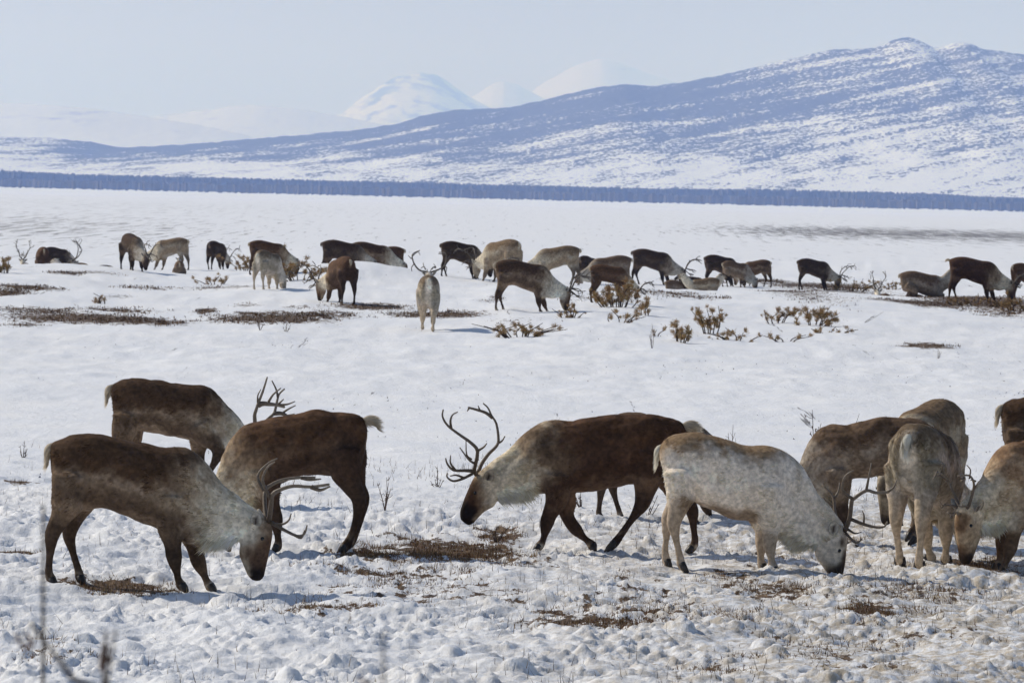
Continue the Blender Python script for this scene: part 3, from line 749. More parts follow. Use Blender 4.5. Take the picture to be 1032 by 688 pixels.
def coat_colors(T, V, coat, seed, cls):
    s, v, wl, lt, tg = cls
    c = COATS[coat]
    n1 = fbm(V[:, 0] * 5 + seed, V[:, 2] * 5 + V[:, 1] * 3, seed, 4) - 0.5
    n2 = fbm(V[:, 0] * 14 + V[:, 1] * 9, V[:, 2] * 11 + seed, seed + 3, 3) - 0.5
    n3 = fbm(V[:, 0] * 30 + V[:, 2] * 20, V[:, 2] * 14 - V[:, 0] * 12 + V[:, 1] * 20, seed + 5, 2) - 0.5
    n4_ = fbm(s * 3.2, v * 7 + V[:, 1] * 8 + seed, seed + 11, 3) - 0.5
    col = np.tile(np.array(c['side']), (len(V), 1))
    vv = v + n1 * 0.6 + n2 * 0.25
    st = np.exp(-((vv - 0.02) / 0.25) ** 2) * sstep(1.5, 3.0, s) * (1 - sstep(7.5, 9, s)) * np.clip(0.9 + n1 * 3.5, 0, 1)
    col = lerp(col, c['streak'], st * 0.8)
    col = lerp(col, c['belly'], sstep(-0.62, -0.92, vv) * sstep(1.5, 3, s) * (1 - sstep(7, 8, s)))
    sh = sstep(5.8, 7.6, s + n1 * 1.2) * (1 - sstep(9, 10.5, s)) * sstep(-0.5, 0.1, vv + 0.15)
    col = lerp(col, c['shoulder'], sh)
    bk = sstep(c['saddle'] - .25, c['saddle'] + .3, vv + n4_ * (.35 if coat == 'pale' else .7)) * (1 - sstep(6.6, 8.2, s + n2 * 1.5)) * sstep(0.6, 1.6, s)
    col = lerp(col, c['back'], bk)
    nk = sstep(7.4, 10.6, s + n1 * 2.0 + 0.4 * v + n2)
    col = lerp(col, c['neck'], nk)
    col = lerp(col, c['mane'], nk * sstep(-0.15, -0.7, v + n2 * .4))
    hd = sstep(12.4, 13.4, s + n2 + 0.25 * (v < 0))
    if coat in ('pale', 'tan', 'ash', 'patch'): 
        col = lerp(col, c['head'], hd)
        col = lerp(col, c['front'], hd * sstep(0.30, 0.62, v + n2 * .3 + 0.06 * (s - 13)))
    else:
        hd = sstep(12.2, 14.6, s + n2 * 1.2 + 0.9 * sstep(-.2, .7, v))
        col = lerp(col, c['head'], hd)
        col = lerp(col, c['front'], hd * sstep(0.3, 0.9, v))
    nmax = len(T['rings']) - 1
    col = lerp(col, c['nose'], sstep(nmax - 3.2, nmax - 1.9, s + n2 * .6))
    if coat not in ('pale', 'black'):
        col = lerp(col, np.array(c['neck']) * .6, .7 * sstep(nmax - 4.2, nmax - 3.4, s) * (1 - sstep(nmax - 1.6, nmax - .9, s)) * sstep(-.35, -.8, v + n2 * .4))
    rp = sstep(1.5, 0.6, s + n1 * 1.0 + np.abs(V[:, 1]) * 5) * sstep(-1.2, -0.5, v)
    col = lerp(col, c['rump'], rp * (1 - 0.6 * wl))
    if coat == 'ash':
        col = lerp(col, c['rump'], (1 - sstep(1.2, 2.6, s)) * (1 - sstep(.03, .10, np.abs(V[:, 1]))) * .9)
    col = lerp(col, c['leg'], wl * sstep(1.15, 2.3, lt + n1 * .8) * 0.95)
    tuft = np.exp(-((lt - 5.6) / 0.45) ** 2) * wl * np.clip(.35 + n2 * 3.0, 0, 1)
    col = lerp(col, c['mane'], tuft * (0.5 if coat in ('dark', 'bull', 'brown', 'grey') else 0.25))
    kk = 0.12 if coat == 'pale' else 0.75
    along = s * 0.9 * (1 - wl) + V[:, 2] * 6 * wl; across = v * 9 + V[:, 1] * 14
    n4 = fbm(along * 4.5, across * 2.6 + seed, seed + 8, 3) - 0.5
    col = col * (1 + n1 * 0.2 * kk + n2 * 0.3 * kk + n3 * (0.25 if coat == 'pale' else 0.5) + n4 * 0.55 * kk)[:, None]
    lum = col.mean(1); wk = 1 - sstep(.10, .40, lum)
    col = col * ((1.0 if coat in ('pale', 'tan', 'ash') else 1.16) * (1 - wk)[:, None] * (np.array([1.07, 0.99, .92]) if coat in ('pale', 'ash') else np.array([1.05, 1.0, .91])) + wk[:, None] * (np.array([1.06, 1.0, .9]) if coat in ('pale', 'tan', 'ash') else np.array([1.26, 1.02, .80])))
    return np.clip(col, 0.008, 0.85)

def fur_mesh(V, Nn, F, col, cls, n, rng, T):
    s, v, wl, lt, tg = cls
    A, B_, C_ = V[F[:, 0]], V[F[:, 1]], V[F[:, 2]]
    area = np.linalg.norm(np.cross(B_ - A, C_ - A), axis=1) + 1e-9
    wgt = area.copy()
    sF = s[F[:, 0]]; wgt *= np.where(sF > 12.8, 0.5, 1.0)
    wgt *= np.where(wl[F[:, 0]] > 0.6, 0.5, 1.0)
    f = rng.choice(len(F), n, p=wgt / wgt.sum())
    u, t = rng.random(n), rng.random(n); fl = u + t > 1; u[fl], t[fl] = 1 - u[fl], 1 - t[fl]
    i0 = F[f, 0]
    P = V[i0] + u[:, None] * (V[F[f, 1]] - V[i0]) + t[:, None] * (V[F[f, 2]] - V[i0])
    nn = Nn[i0]
    down = np.array([0, 0, -1.0])
    d = -tg[i0] + 0.45 * down
    d = d * (1 - wl[i0])[:, None] + down * wl[i0][:, None]
    ln = np.full(n, 0.030); ln *= np.where(s[i0] > 12.8, 0.40, 1); ln *= np.where(wl[i0] > .5, 0.45, 1)
    mane = (sstep(8.8, 9.6, s[i0]) * (1 - sstep(12.2, 13, s[i0])) * sstep(-0.35, -0.8, v[i0]) * (1 - wl[i0]))
    ln *= 1 + (0.6 if 'pale' in (T.get('coat'),) else 1.4) * mane * (0.2 + 0.8 * rng.random(n))
    d = d * (1 - mane)[:, None] + (down * 1.0 + 0.6 * -tg[i0]) * mane[:, None]
    neckm = sstep(8.5, 9.5, s[i0]) * (1 - sstep(12.2, 13, s[i0])); ln *= 1 + 0.35 * neckm
    d = d - nn * np.einsum('ij,ij->i', d, nn)[:, None] * (1 - 0.8 * mane)[:, None]
    d /= np.linalg.norm(d, axis=1)[:, None] + 1e-6
    d = d + nn * (0.11 + 0.11 * rng.random(n))[:, None] + rng.normal(0, 0.11, (n, 3))
    d /= np.linalg.norm(d, axis=1)[:, None]
    wd = np.cross(nn, d); wd /= np.linalg.norm(wd, axis=1)[:, None] + 1e-6
    ln *= 0.6 + 0.7 * rng.random(n)
    hw = (0.0027 + 0.001 * rng.random(n)) * np.where(ln < .025, .8, 1)
    cl = rng.random(n) < 0.08
    hw = np.where(cl & (ln > .022), hw * 2.3, hw); ln = np.where(cl & (ln > .022), ln * 1.35, ln)
    P = P - nn * 0.004
    tip = P + d * ln[:, None] - nn * (ln * 0.10)[:, None]
    out = np.empty((n, 3, 3)); out[:, 0] = P - wd * hw[:, None]; out[:, 1] = P + wd * hw[:, None]; out[:, 2] = tip
    cc = col[i0] * (0.74 + 0.56 * rng.random(n))[:, None]
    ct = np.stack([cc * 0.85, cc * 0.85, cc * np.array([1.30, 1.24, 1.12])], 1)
    return out.reshape(-1, 3), np.arange(n * 3).reshape(n, 3), np.clip(ct.reshape(-1, 3), 0.006, 0.8)

GEN_ANT = [([(0, .07, .05), (-.10, .20, .11), (-.20, .40, .21), (-.20, .60, .27), (-.09, .78, .27), (.06, .90, .20)], .019, .007),
           ([(.0, .10, .05), (.12, .15, .05), (.24, .22, .04), (.31, .31, .04)], .014, .006), ([(.2, .20, .045), (.30, .21, .03), (.36, .26, .03)], .010, .004),
           ([(-.06, .15, .09), (.06, .28, .16), (.17, .36, .18), (.24, .47, .16)], .014, .005), ([(.12, .33, .17), (.22, .34, .20), (.29, .38, .21)], .010, .004),
           ([(-.2, .44, .22), (-.31, .50, .26)], .011, .004), ([(-.2, .58, .27), (-.14, .70, .33), (-.02, .76, .36)], .011, .004), ([(-.12, .74, .28), (-.17, .87, .28), (-.14, .95, .25)], .010, .004),
           ([(-.02, .84, .24), (.08, .82, .28), (.15, .87, .28)], .010, .004)]

def reindeer(label, tmpl, pos, yaw=0.0, scale=1.0, coat='dark', near=False, turn=0.0, antlers='gen', asize=1.0, aback=25, swing=None, seed=1, vox=None, sink=0.035, drop=0.0, tailup=False, awide=1.0, cshape=False):
    T = LT[tmpl]
    rng = np.random.default_rng(seed)
    T = dict(coat=coat, rings=T['rings'], legs=[(k, s_, list(J)) for k, s_, J in T['legs']], antl=T['antl'])
    if swing is not None:
        cnt = {}
        L2 = []
        for (k, s_, J), sw in zip(T['legs'], swing):
            h0 = J[0][2]
            L2.append((k, s_, [(x + sw * max(0, (h0 - z)) / h0, y, z, r) for x, y, z, r in J]))
        T['legs'] = L2
    root = bpy.data.objects.new('reindeer', None); COL.objects.link(root)
    root.empty_display_size = 0.3
    root.location = (pos[0], pos[1], pos[2] - sink - drop); root.rotation_euler = (0, 0, yaw); root.scale = (scale,) * 3
    tag(root, label, 'reindeer', 'reindeer of the grazing herd')
    V, Nn, F = body_mesh(T, vox or (0.0145 if near else 0.026), 9 if near else 3)
    cls = classify(T, V)
    if near:
        lump = ((fbm(V[:, 0] * 9 + V[:, 1] * 6, V[:, 2] * 9 - V[:, 1] * 5, seed, 3) - 0.5) * 0.030 + (fbm(V[:, 0] * 4.5 + V[:, 2] * 2, V[:, 2] * 3 - V[:, 1] * 3, seed + 4, 2) - 0.5) * 0.045) * (1 - cls[2]) * (1 - sstep(12, 13, cls[0]))
        V = V + Nn * lump[:, None]
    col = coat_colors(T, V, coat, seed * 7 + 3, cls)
    piv = T['rings'][8][0][0] - 0.12
    def bend(P):
        if not turn: return P
        P = np.array(P, float)
        a = turn * sstep(0.0, 0.75, P[:, 0] - piv)
        x, y_ = P[:, 0] - piv, P[:, 1]
        # bend along an arc so the neck keeps its length
        P2 = P.copy()
        P2[:, 0] = piv + x * np.cos(a * 0.75) - y_ * np.sin(a); P2[:, 1] = x * np.sin(a * 0.75) + y_ * np.cos(a)
        return P2
    Vb = bend(V)
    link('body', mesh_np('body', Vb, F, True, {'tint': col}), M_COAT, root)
    C, U, W = spine(T)
    if near:
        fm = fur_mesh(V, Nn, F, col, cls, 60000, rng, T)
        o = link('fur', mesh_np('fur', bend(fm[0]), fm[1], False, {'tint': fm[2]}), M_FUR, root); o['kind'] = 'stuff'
    # head frame
    poll = C[13] * 0.5 + C[12] * 0.5
    ax = C[-2] - C[12]; ax /= np.linalg.norm(ax); upv = np.array([-ax[2], 0, ax[0]])
    H = lambda a, u, l_: poll + ax * a + upv * u + np.array([0, l_, 0])
    hh = np.linalg.norm(U[13]); c = COATS[coat]
    # antlers
    def add_antler(lines):
        g = Geo()
        for P, r0, r1 in lines:
            P = smoothline(P, 3); m = len(P)
            base = np.array([0.115, 0.082, 0.055]) * (0.9 if near else 0.55); tipc = np.array([0.22, 0.175, 0.13]) * (1 if near else 0.6)
            k = np.linspace(0, 1, m)[:, None]
            g.tube(bend(P), np.linspace(r0, r1, m), 7 if near else 5, base * (1 - k) + tipc * k)
        link('antler', g.mesh('antler'), M_ANTLER, root)
    if antlers == 'trace':
        for ai, A in enumerate(T['antl']):
            b0 = np.array(A[0][0][0])
            side = -1 if ai == 0 else 1
            if TR[tmpl]['dir'] < 0: side = -side
            lines = []
            for pts, r0, r1 in A:
                P = []
                for p in pts:
                    d = np.linalg.norm(np.array(p) - b0)
                    P.append([p[0], side * (0.045 + 0.30 * (1 - math.exp(-d / 0.35)) - 0.10 * sstep(.5, 1.0, d)), p[1]])
                lines.append((np.array(P), r0, r1))
            add_antler(lines)
    elif antlers:
        ca, sa = math.cos(R(aback)), math.sin(R(aback))
        for side in (-1, 1):
            jit = rng.normal(0, 0.025, (40, 3)); q = 0; lines = []
            GA = [([(0, .07, .05), (-.06, .12, .26), (-.10, .26, .44), (-.10, .48, .52), (-.06, .68, .44), (0, .82, .26)], .019, .008)] + GEN_ANT[1:5] + [([(-.10, .48, .52), (-.05, .60, .60)], .011, .005), ([(-.07, .64, .46), (-.04, .72, .34), (0, .70, .26)], .011, .005), ([(-.10, .28, .45), (0, .22, .52), (.05, .10, .50)], .012, .005)] if cshape else GEN_ANT
            for pts, r0, r1 in GA:
                P = []
                for a, u, l_ in pts:
                    a2 = a * ca - u * sa; u2 = a * sa + u * ca
                    w_ = min(1, (abs(a) + abs(u)) * 2)
                    P.append(H(asize * a2, hh * 0.5 + asize * u2 * 0.92, side * (asize * l_ * 1.05 * awide)) + jit[q % 40] * w_ * asize); q += 1
                lines.append((np.array(P), r0 * (1.0 if near else 1.25) * (.6 + .4 * asize), r1 * (1.0 if near else 1.4)))
            add_antler(lines)
    # ears
    for side in (-1, 1):
        b0 = H(-0.03, hh * 0.22, side * W[13] * 0.85)
        dirv = -ax * 0.80 + upv * 0.22 + np.array([0, side * 0.60, 0]); dirv /= np.linalg.norm(dirv)
        wv = np.cross(dirv, np.array([0.0, 1.0, 0])); wv /= np.linalg.norm(wv); nv = np.cross(dirv, wv); nv *= np.sign(nv[1]) * side
        prof = [(-.01, .022), (.035, .042), (.08, .047), (.125, .032), (.155, .007)]
        Ve, Ce = [], []
        for t, r in prof:
            for k in range(8):
                a = k * math.pi / 4
                cup = -0.5 * r if math.sin(a) > 0.5 else 0
                Ve.append(b0 + dirv * t + wv * r * math.cos(a) + nv * (r * 0.42 * math.sin(a) + cup))
                Ce.append(np.array(c['front']) * .7 if abs(math.sin(a)) > .9 and .03 < t < .1 else np.array(c['neck']) * .75)
        Qe = [[i * 8 + k, i * 8 + (k + 1) % 8, (i + 1) * 8 + (k + 1) % 8, (i + 1) * 8 + k] for i in range(4) for k in range(8)]
        g = Geo(); g.add(bend(np.array(Ve)), None, Qe, np.array(Ce)); link('ear', g.mesh('ear'), M_COAT, root)
    # eyes and hooves on the near animals
    if near:
        for side in (-1, 1):
            k = 13.75; i = 13
            ce = C[i] * .3 + C[i + 1] * .7; ue = U[i] * .3 + U[i + 1] * .7; we = W[i] * .3 + W[i + 1] * .7
            p = ce + ue * 0.42 + np.array([0, side * we * 0.90, 0])
            an = np.linspace(0, math.pi, 6); g = Geo()
            Ve = np.array([[math.sin(a) * math.cos(b_), math.sin(a) * math.sin(b_), math.cos(a)] for a in an for b_ in np.arange(8) * math.pi / 4])
            g.add(bend(p + Ve * 0.016), None, [[i_ * 8 + k_, i_ * 8 + (k_ + 1) % 8, (i_ + 1) * 8 + (k_ + 1) % 8, (i_ + 1) * 8 + k_] for i_ in range(5) for k_ in range(8)])
            link('eye', g.mesh('eye'), M_EYE, root)
    for kind, side, J in T['legs']:
        p = np.array(J[-2][:3]); q_ = np.array(J[-1][:3])
        fw = np.array([q_[0] - p[0], 0, q_[2] - p[2] ]); fw /= np.linalg.norm(fw) + 1e-9
        if near:
            g = Geo()
            for t in (-1, 1):
                o_ = np.array([0, t * 0.022, 0])
                g.tube([p + o_ * .8 + np.array([0, 0, .015]), p + fw * 0.03 + o_, q_ + fw * 0.03 + o_ * 1.2], [.030, .031, .016], 7, np.array([.03, .024, .02]))
            link('hoof', g.mesh('hoof'), M_HOOF, root)
    # tail
    p0 = C[0] * 0.3 + C[1] * 0.7 + U[1] * 0.72; p0[0] = (C[1] + U[1] * .7)[0]
    if tailup: tp = np.array([p0, p0 + [-.05, 0, .02], p0 + [-.09, 0, .005], p0 + [-.12, 0, -.035]])
    else: tp = np.array([p0 + [.03, 0, .01], p0 + [-.025, 0, -.01], p0 + [-.045, 0, -.06], p0 + [-.035, 0, -.11]])
    g = Geo(); tcol = np.array(c['rump']) if coat in ('black', 'pale', 'ash') else np.array([.66, .58, .46])
    g.tube(smoothline(tp, 3), np.interp(np.linspace(0, 1, 10), [0, .4, .8, 1], [.03, .038, .026, .006]), 8, np.clip(tcol, 0, .8))
    if near:
        n_ = 500
        t = rng.random(n_); base = np.stack([np.interp(t, np.linspace(0, 1, 4), tp[:, k]) for k in range(3)], -1)
        a = rng.random(n_) * 6.28; off = np.stack([np.zeros(n_), np.cos(a), np.sin(a)], -1) * 0.035
        dv = (tp[-1] - tp[0]); dv /= np.linalg.norm(dv); tip = base + off * 1.6 + dv * (0.04 + 0.04 * rng.random(n_))[:, None]
        wv = np.cross(off, dv); wv /= np.linalg.norm(wv, axis=1)[:, None] + 1e-9
        Vt = np.stack([base + off - wv * .003, base + off + wv * .003, tip], 1).reshape(-1, 3)
        g.add(Vt, np.arange(n_ * 3).reshape(-1, 3), None, np.clip(np.repeat(tcol[None] * (0.8 + .4 * rng.random((n_, 1))), 3, 0), 0, .8))
    link('tail', g.mesh('tail'), M_FUR, root)
    return root

def side_pos(tm):
    """stand a traced animal at the distance its size gives, on the bearing of its trace"""
    T = TR[tm]
    return at_dist(T['cx'], FPX / T['sc'])

def gpos(px, py):
    p = ground(px, py); p[2] = gz(p[0], p[1]); return p

def place(tm):
    T = TR[tm]; p = gpos(T['cx'], T['gy']); return p, (0 if T['dir'] > 0 else math.pi), (FPX / T['sc'])

def near_traced(label, tm, coat, seed, **kw):
    p, yaw, _ = place(tm)
    sc = (p[1] / FPX) * TR[tm]['sc']
    reindeer(label, tm, p, yaw, sc, coat, True, antlers='trace' if LT[tm]['antl'] else None, seed=seed, sink=0.02, **kw)

near_traced('dark brown reindeer with a pale neck grazing at the front left, antlers sweeping forward', 'graze', 'dark', 1)
near_traced('reindeer behind the front left pair, spiky palmed antlers rising over the brown back', 'walk', 'dark', 2)
near_traced('brown reindeer facing left behind the front left grazer, short pale tail sticking out', 'brown', 'brown', 3, tailup=True)
near_traced('big dark bull walking left with tall branching antlers and a white throat mane', 'bull', 'bull', 4, tailup=True)
near_traced('whitish reindeer with a tan back grazing in front of the antlered dark bull\'s rump', 'pale', 'pale', 6)

def near_gen(label, tm, px, py, yaw, scale, coat, seed, **kw):
    reindeer(label, tm, gpos(px, py), R(yaw), scale, coat, True, seed=seed, sink=0.03, **kw)

near_gen('small grey reindeer mostly hidden behind the walking bull, back showing past its rump', 'graze', 664, 527, 0, .88, 'grey', 15, antlers='gen', asize=.5, swing=(-.02, .0, 0, 0))
near_gen('dark reindeer facing left behind the whitish grazer, grey shoulders and antler tips', 'brown', 873, 546, 174, .95, 'grey', 7, antlers='gen', asize=.75, swing=(-.05, .05, .1, 0))
near_gen('brown-backed reindeer whose rump rises above the rear-facing grey one', 'graze', 932, 531, 244, 1.04, 'tan', 8, antlers=None)
near_gen('grey-brown reindeer seen from behind with a white tail, standing between the whitish and right-edge grazers', 'graze', 930, 568, 72, 1.04, 'ash', 9, antlers=None, turn=-.3, swing=(.0, .08, 0, .05))
near_gen('tan-and-brown reindeer grazing toward the camera at the right edge beside a clump of heath', 'graze', 1044, 572, 226, 1.0, 'patch', 10, antlers='gen', asize=.5, aback=50)
near_gen('reindeer cut off by the right edge, only its pale tail and brown rump in view', 'graze', 1076, 528, 0, 1.05, 'dark', 11, antlers=None)

# ---- the herd along the snowy rise
def mid(label, tm, px, py, yaw, scale, coat, seed, dist=None, **kw):
    """py is where the feet stand; with dist the animal stands behind the rise at that distance"""
    if dist: p = at_dist(px, dist)
    else: p = gpos(px, py)
    reindeer(label, tm, p, R(yaw), scale, coat, False, seed=seed, sink=.03, **kw)

mid('reddish-brown reindeer at far left with rounded rump, partly hidden by the snow rise', 'graze', 42, 0, 100, 1.0, 'brown', 21, dist=178, antlers=None, drop=0.34)
mid('black-brown reindeer directly right of the reddish-brown one at far left', 'graze', 57, 0, 40, .86, 'black', 22, dist=180, antlers=None, drop=0.2)
mid('resting reindeer at the left edge, only its thin curved antlers above the snow rise', 'lying', 24, 0, 100, .95, 'dark', 23, dist=176, asize=.9, drop=0.42)
mid('pale reindeer lying low behind the rise, just a small back hump showing', 'lying', 74, 0, 160, .85, 'pale', 24, dist=174, antlers=None, drop=0.28)
mid('resting reindeer with a dark head and upright antlers above the rise, left of the herd', 'lying', 97, 0, 190, .95, 'black', 25, dist=174, drop=0.42)
mid('grey-dark reindeer grazing toward the camera, left neighbour of the pale-shouldered one', 'graze', 133, 273, -65, .95, 'black', 26, asize=.8, turn=.2)
mid('grey-brown reindeer with pale shoulder grazing left, two animals from the first bush', 'graze', 172, 272, 158, 1.05, 'tan', 27, antlers='gen', asize=.6)
mid('small grey calf-like reindeer lying under the pale-shouldered grazer', 'lying', 180, 0, 95, .75, 'grey', 28, dist=173, antlers=None, drop=0.05)
mid('dark reindeer seen from behind, left of the bush with the single upright antler', 'graze', 218, 272, 66, .95, 'black', 29, asize=.8)
mid('dark reindeer behind the pale rear-facing one at the tall bush', 'graze', 270, 277, 15, .86, 'brown', 30, antlers=None)
mid('pale grey reindeer seen from behind, grazing before the two bushes', 'pale', 270, 292, 62, .92, 'ash', 31, antlers='gen', asize=.4)
mid('black-brown reindeer cut off at the belly by the rise, leftmost of three in a row', 'graze', 345, 0, 4, 1.03, 'black', 32, dist=153, antlers=None, drop=.04)
mid('black-brown reindeer with a grey-streaked neck, middle of three in a row behind the rise', 'graze', 374, 0, 4, 1.05, 'dark', 33, dist=155, antlers=None, drop=.04)
mid('brown reindeer facing left, rightmost of three in a row behind the rise', 'graze', 386, 0, 172, 1.0, 'brown', 34, dist=157, antlers='gen', asize=.6, drop=.04)
mid('rust-brown reindeer seen from behind grazing left with one raised antler', 'graze', 343, 306, 112, 1.0, 'brown', 35, asize=.85, turn=.45)
mid('pale brown reindeer walking straight away with wide curved antlers', 'head_up', 431, 331, 91, 1.0, 'ash', 36, asize=.74, aback=-2, awide=.95, cshape=True)
mid('dark reindeer grazing right beside a tangle of antlers', 'graze', 464, 280, 15, .92, 'black', 38, asize=.75)
mid('cream and brown reindeer with a pale rump grazing left, right of the tangle of antlers', 'graze', 505, 284, 135, 1.06, 'tan', 39, asize=.8)
mid('dark brown reindeer grazing right at the low olive bushes, antlers near the snow', 'graze', 527, 314, 12, 1.05, 'dark', 40, asize=.75)
mid('mottled brown and white reindeer grazing left behind the low bushes', 'graze', 561, 287, 172, .95, 'tan', 41, asize=.6)
mid('small dark reindeer peeping out behind the grey back', 'graze', 592, 0, 60, .9, 'black', 42, dist=170, antlers=None, drop=0)
mid('grey reindeer partly hidden behind the two dark ones at centre', 'graze', 614, 0, 183, 1.05, 'grey', 43, dist=158, antlers=None, drop=0)
mid('dark brown reindeer stepping right behind the rusty bush', 'walk', 615, 305, 0, .80, 'brown', 44, asize=.6)
mid('large dark reindeer grazing right with a spiky spread of antlers', 'graze', 657, 287, 0, 1.1, 'black', 45, asize=.8)
mid('grey reindeer lying by the spiky antlers with its back to the rise', 'lying', 684, 0, 10, .7, 'grey', 46, dist=158, antlers=None, drop=0.05)
mid('tan reindeer lying curled on the snow between dark grazers', 'lying', 709, 0, 175, .75, 'tan', 47, dist=152, antlers=None, drop=0.02)
mid('black reindeer lying just behind the curled tan one', 'lying', 704, 0, 5, .85, 'black', 48, dist=158, antlers=None, drop=0.05)
mid('dark reindeer grazing right, overlapping a whitish neighbour', 'graze', 726, 289, 25, .98, 'black', 49, antlers=None)
mid('whitish grey reindeer grazing right in the middle of a tight trio', 'pale', 742, 290, 20, .85, 'grey', 50, antlers=None)
mid('dark reindeer with a pale rump, right end of the tight trio', 'graze', 762, 289, 150, .85, 'dark', 51, antlers=None)
mid('lone black-brown reindeer grazing right with upright forked antlers', 'graze', 820, 292, 20, .95, 'black', 52, asize=.85)
mid('resting reindeer hidden by low scrub, only its slim antler pair showing', 'lying', 890, 0, 100, .85, 'dark', 53, dist=152, asize=.85, drop=0.52)
mid('dark-backed grey reindeer resting low at the right, pale rump and neck', 'lying', 930, 0, 0, 1.1, 'grey', 54, dist=150, antlers=None, drop=0)
mid('large dark reindeer grazing right at the right end of the rise, short tail raised', 'graze', 981, 304, 0, 1.1, 'bull', 55, asize=.5, tailup=True)
mid('reddish-brown reindeer cut by the right edge beyond the large dark grazer', 'graze', 1034, 301, 40, .9, 'brown', 56, antlers=None)
mid('dark reindeer mostly outside the left edge behind a bush', 'graze', -30, 270, 170, 1.0, 'black', 57, antlers=None)

# ------------------------------------------------------------------ dwarf pines along the rise
def tuft_mesh(i):
    r = np.random.default_rng(500 + i); g = Geo()
    for k in range(80):
        d = r.normal(0, 1, 3); d[2] = abs(d[2]) * 0.9 + 0.1; d /= np.linalg.norm(d)
        b0 = d * r.uniform(0, .03) + r.normal(0, .025, 3); ln = r.uniform(.05, .12)
        wv = np.cross(d, r.normal(0, 1, 3)); wv /= np.linalg.norm(wv)
        s = r.uniform(.6, 1.5); c = np.array([.32, .235, .09]) if r.random() < .5 else np.array([.42, .25, .115])
        g.add([b0 - wv * .006, b0 + wv * .006, b0 + d * ln * .7 + wv * .006, b0 + d * ln], [[0, 1, 2], [0, 2, 3]], None, c * s)
    return g.mesh('needle_tuft', False)
TUFTS = [tuft_mesh(i) for i in range(5)]
for t in TUFTS: t.materials.append(M_NEEDLE)

def pine(label, px, py, wpx, hpx, nst, seed, lean=0.0, dens=1.0, low=False):
    p = ground(px, py); m = p[1] / FPX
    W_, H_ = wpx * m * 1.15, hpx * m
    r = np.random.default_rng(seed)
    root = bpy.data.objects.new('dwarf_pine', None); COL.objects.link(root); root.location = p - np.array([0, 0, .02])
    tag(root, label, 'bush', 'dwarf pine bushes along the snow rise')
    for k in range(int(nst * 1.25)):
        bx = r.uniform(-.5, .5) * W_; by = r.uniform(-.5, .5) * max(W_ * .7, .4)
        h = H_ * r.uniform(.55, 1.0); lx = bx * 1.25 + lean * H_ + r.normal(0, .18) * W_; h *= 1.1 - 0.9 * abs(bx / W_)
        P = smoothline([[bx * .55, by * .6, -.04 + float(terrain(p[0] + bx * .55, p[1] + by * .6)) - p[2]], [bx * .85 + .1 * (lx - bx), by * .9, h * .42], [lx, by + r.normal(0, .08), h * .95]], 4)
        g = Geo(); g.tube(P, [.016, .006], 5, np.array([.075, .05, .035])); link('branch', g.mesh('branch'), M_BARK, root)
        nt_ = max(2, int((3 + h * 6) * dens))
        for q in range(nt_):
            t = r.uniform(.30, 1.0) if not low else r.uniform(.1, 1)
            c = np.array([np.interp(t, np.linspace(0, 1, len(P)), P[:, j]) for j in range(3)]) + r.normal(0, .035, 3)
            o = bpy.data.objects.new('needle_tuft', TUFTS[r.integers(5)]); COL.objects.link(o); o.parent = root
            o.location = c; o.rotation_euler = (r.normal(0, .5), r.normal(0, .5), r.uniform(0, 6.28)); o.scale = (r.uniform(.4, .95) * (.8 if low else 1),) * 3

pine('olive dwarf pine sprig at the left edge of the rise', 6, 274, 22, 20, 6, 1)
pine('rusty dwarf pine under the single upright antler', 245, 274, 34, 22, 8, 2)
pine('tall dwarf pine sprig standing above the pale rear-facing reindeer', 287, 268, 10, 34, 3, 3)
pine('dense dark dwarf pine right of the pale rear-facing reindeer', 302, 282, 34, 22, 11, 4, .1, 1.4)
pine('small olive dwarf pine on the open snow below the single antler', 217, 287, 24, 13, 6, 5, 0, .8, True)
pine('low spread of olive dwarf pine tips in front of the dark grazer with lowered antlers', 525, 338, 55, 18, 13, 6, 0, .75, True)
pine('second patch of low pine tips just right of the lowered antlers', 572, 320, 30, 18, 6, 7, 0, .7, True)
pine('rusty dwarf pine in front of the dark brown stepping reindeer', 622, 309, 46, 30, 13, 8, 0, 1.1)
pine('thin dwarf pine shoots hanging below the rusty bush', 624, 326, 26, 18, 5, 9, 0, .6)
pine('slim olive dwarf pine left of the tall bent one', 684, 345, 18, 26, 4, 10)
pine('tall bent dwarf pine with a drooping brown tip', 716, 335, 26, 40, 5, 11, -.1, 1.2)
pine('low dwarf pine tips trailing to the right of the tall bent one', 742, 342, 36, 14, 6, 12, 0, .8, True)
pine('small leaning dwarf pine, left one of the pair right of the tall bent one', 783, 325, 26, 22, 5, 13, .25)
pine('bushy rust-olive dwarf pine, right one of the pair right of the tall bent one', 818, 328, 36, 26, 8, 14, .1)
pine('flat dwarf pine tips on the snow below the leaning pair', 840, 336, 40, 8, 5, 15, 0, .7, True)
pine('dwarf pine beside the lone black-brown grazer\'s forked antlers', 857, 293, 36, 17, 8, 16, 0, .9, True)
pine('low dwarf pine under the slim antler pair', 894, 293, 28, 14, 7, 17, 0, .9, True)
pine('dense low dwarf pine at the feet of the large dark grazer on the right', 985, 309, 60, 14, 14, 18, 0, .9, True)
pine('dwarf pine clump at the right edge of the rise', 1022, 313, 26, 18, 8, 19, 0, .9, True)
pine('lone pine tips on the open snow left of the slim olive pine', 660, 338, 14, 10, 2, 21, 0, .7, True)
pine('trailing pine tips below the small leaning pine', 792, 343, 30, 9, 4, 22, 0, .7, True)
pine('reddish sprig between the rusty pine and the slim olive one', 651, 318, 14, 20, 3, 23, .1)
pine('tiny dwarf pine tips on the snow far left below the resting antlers', 105, 305, 20, 12, 3, 20, -.1, .7)

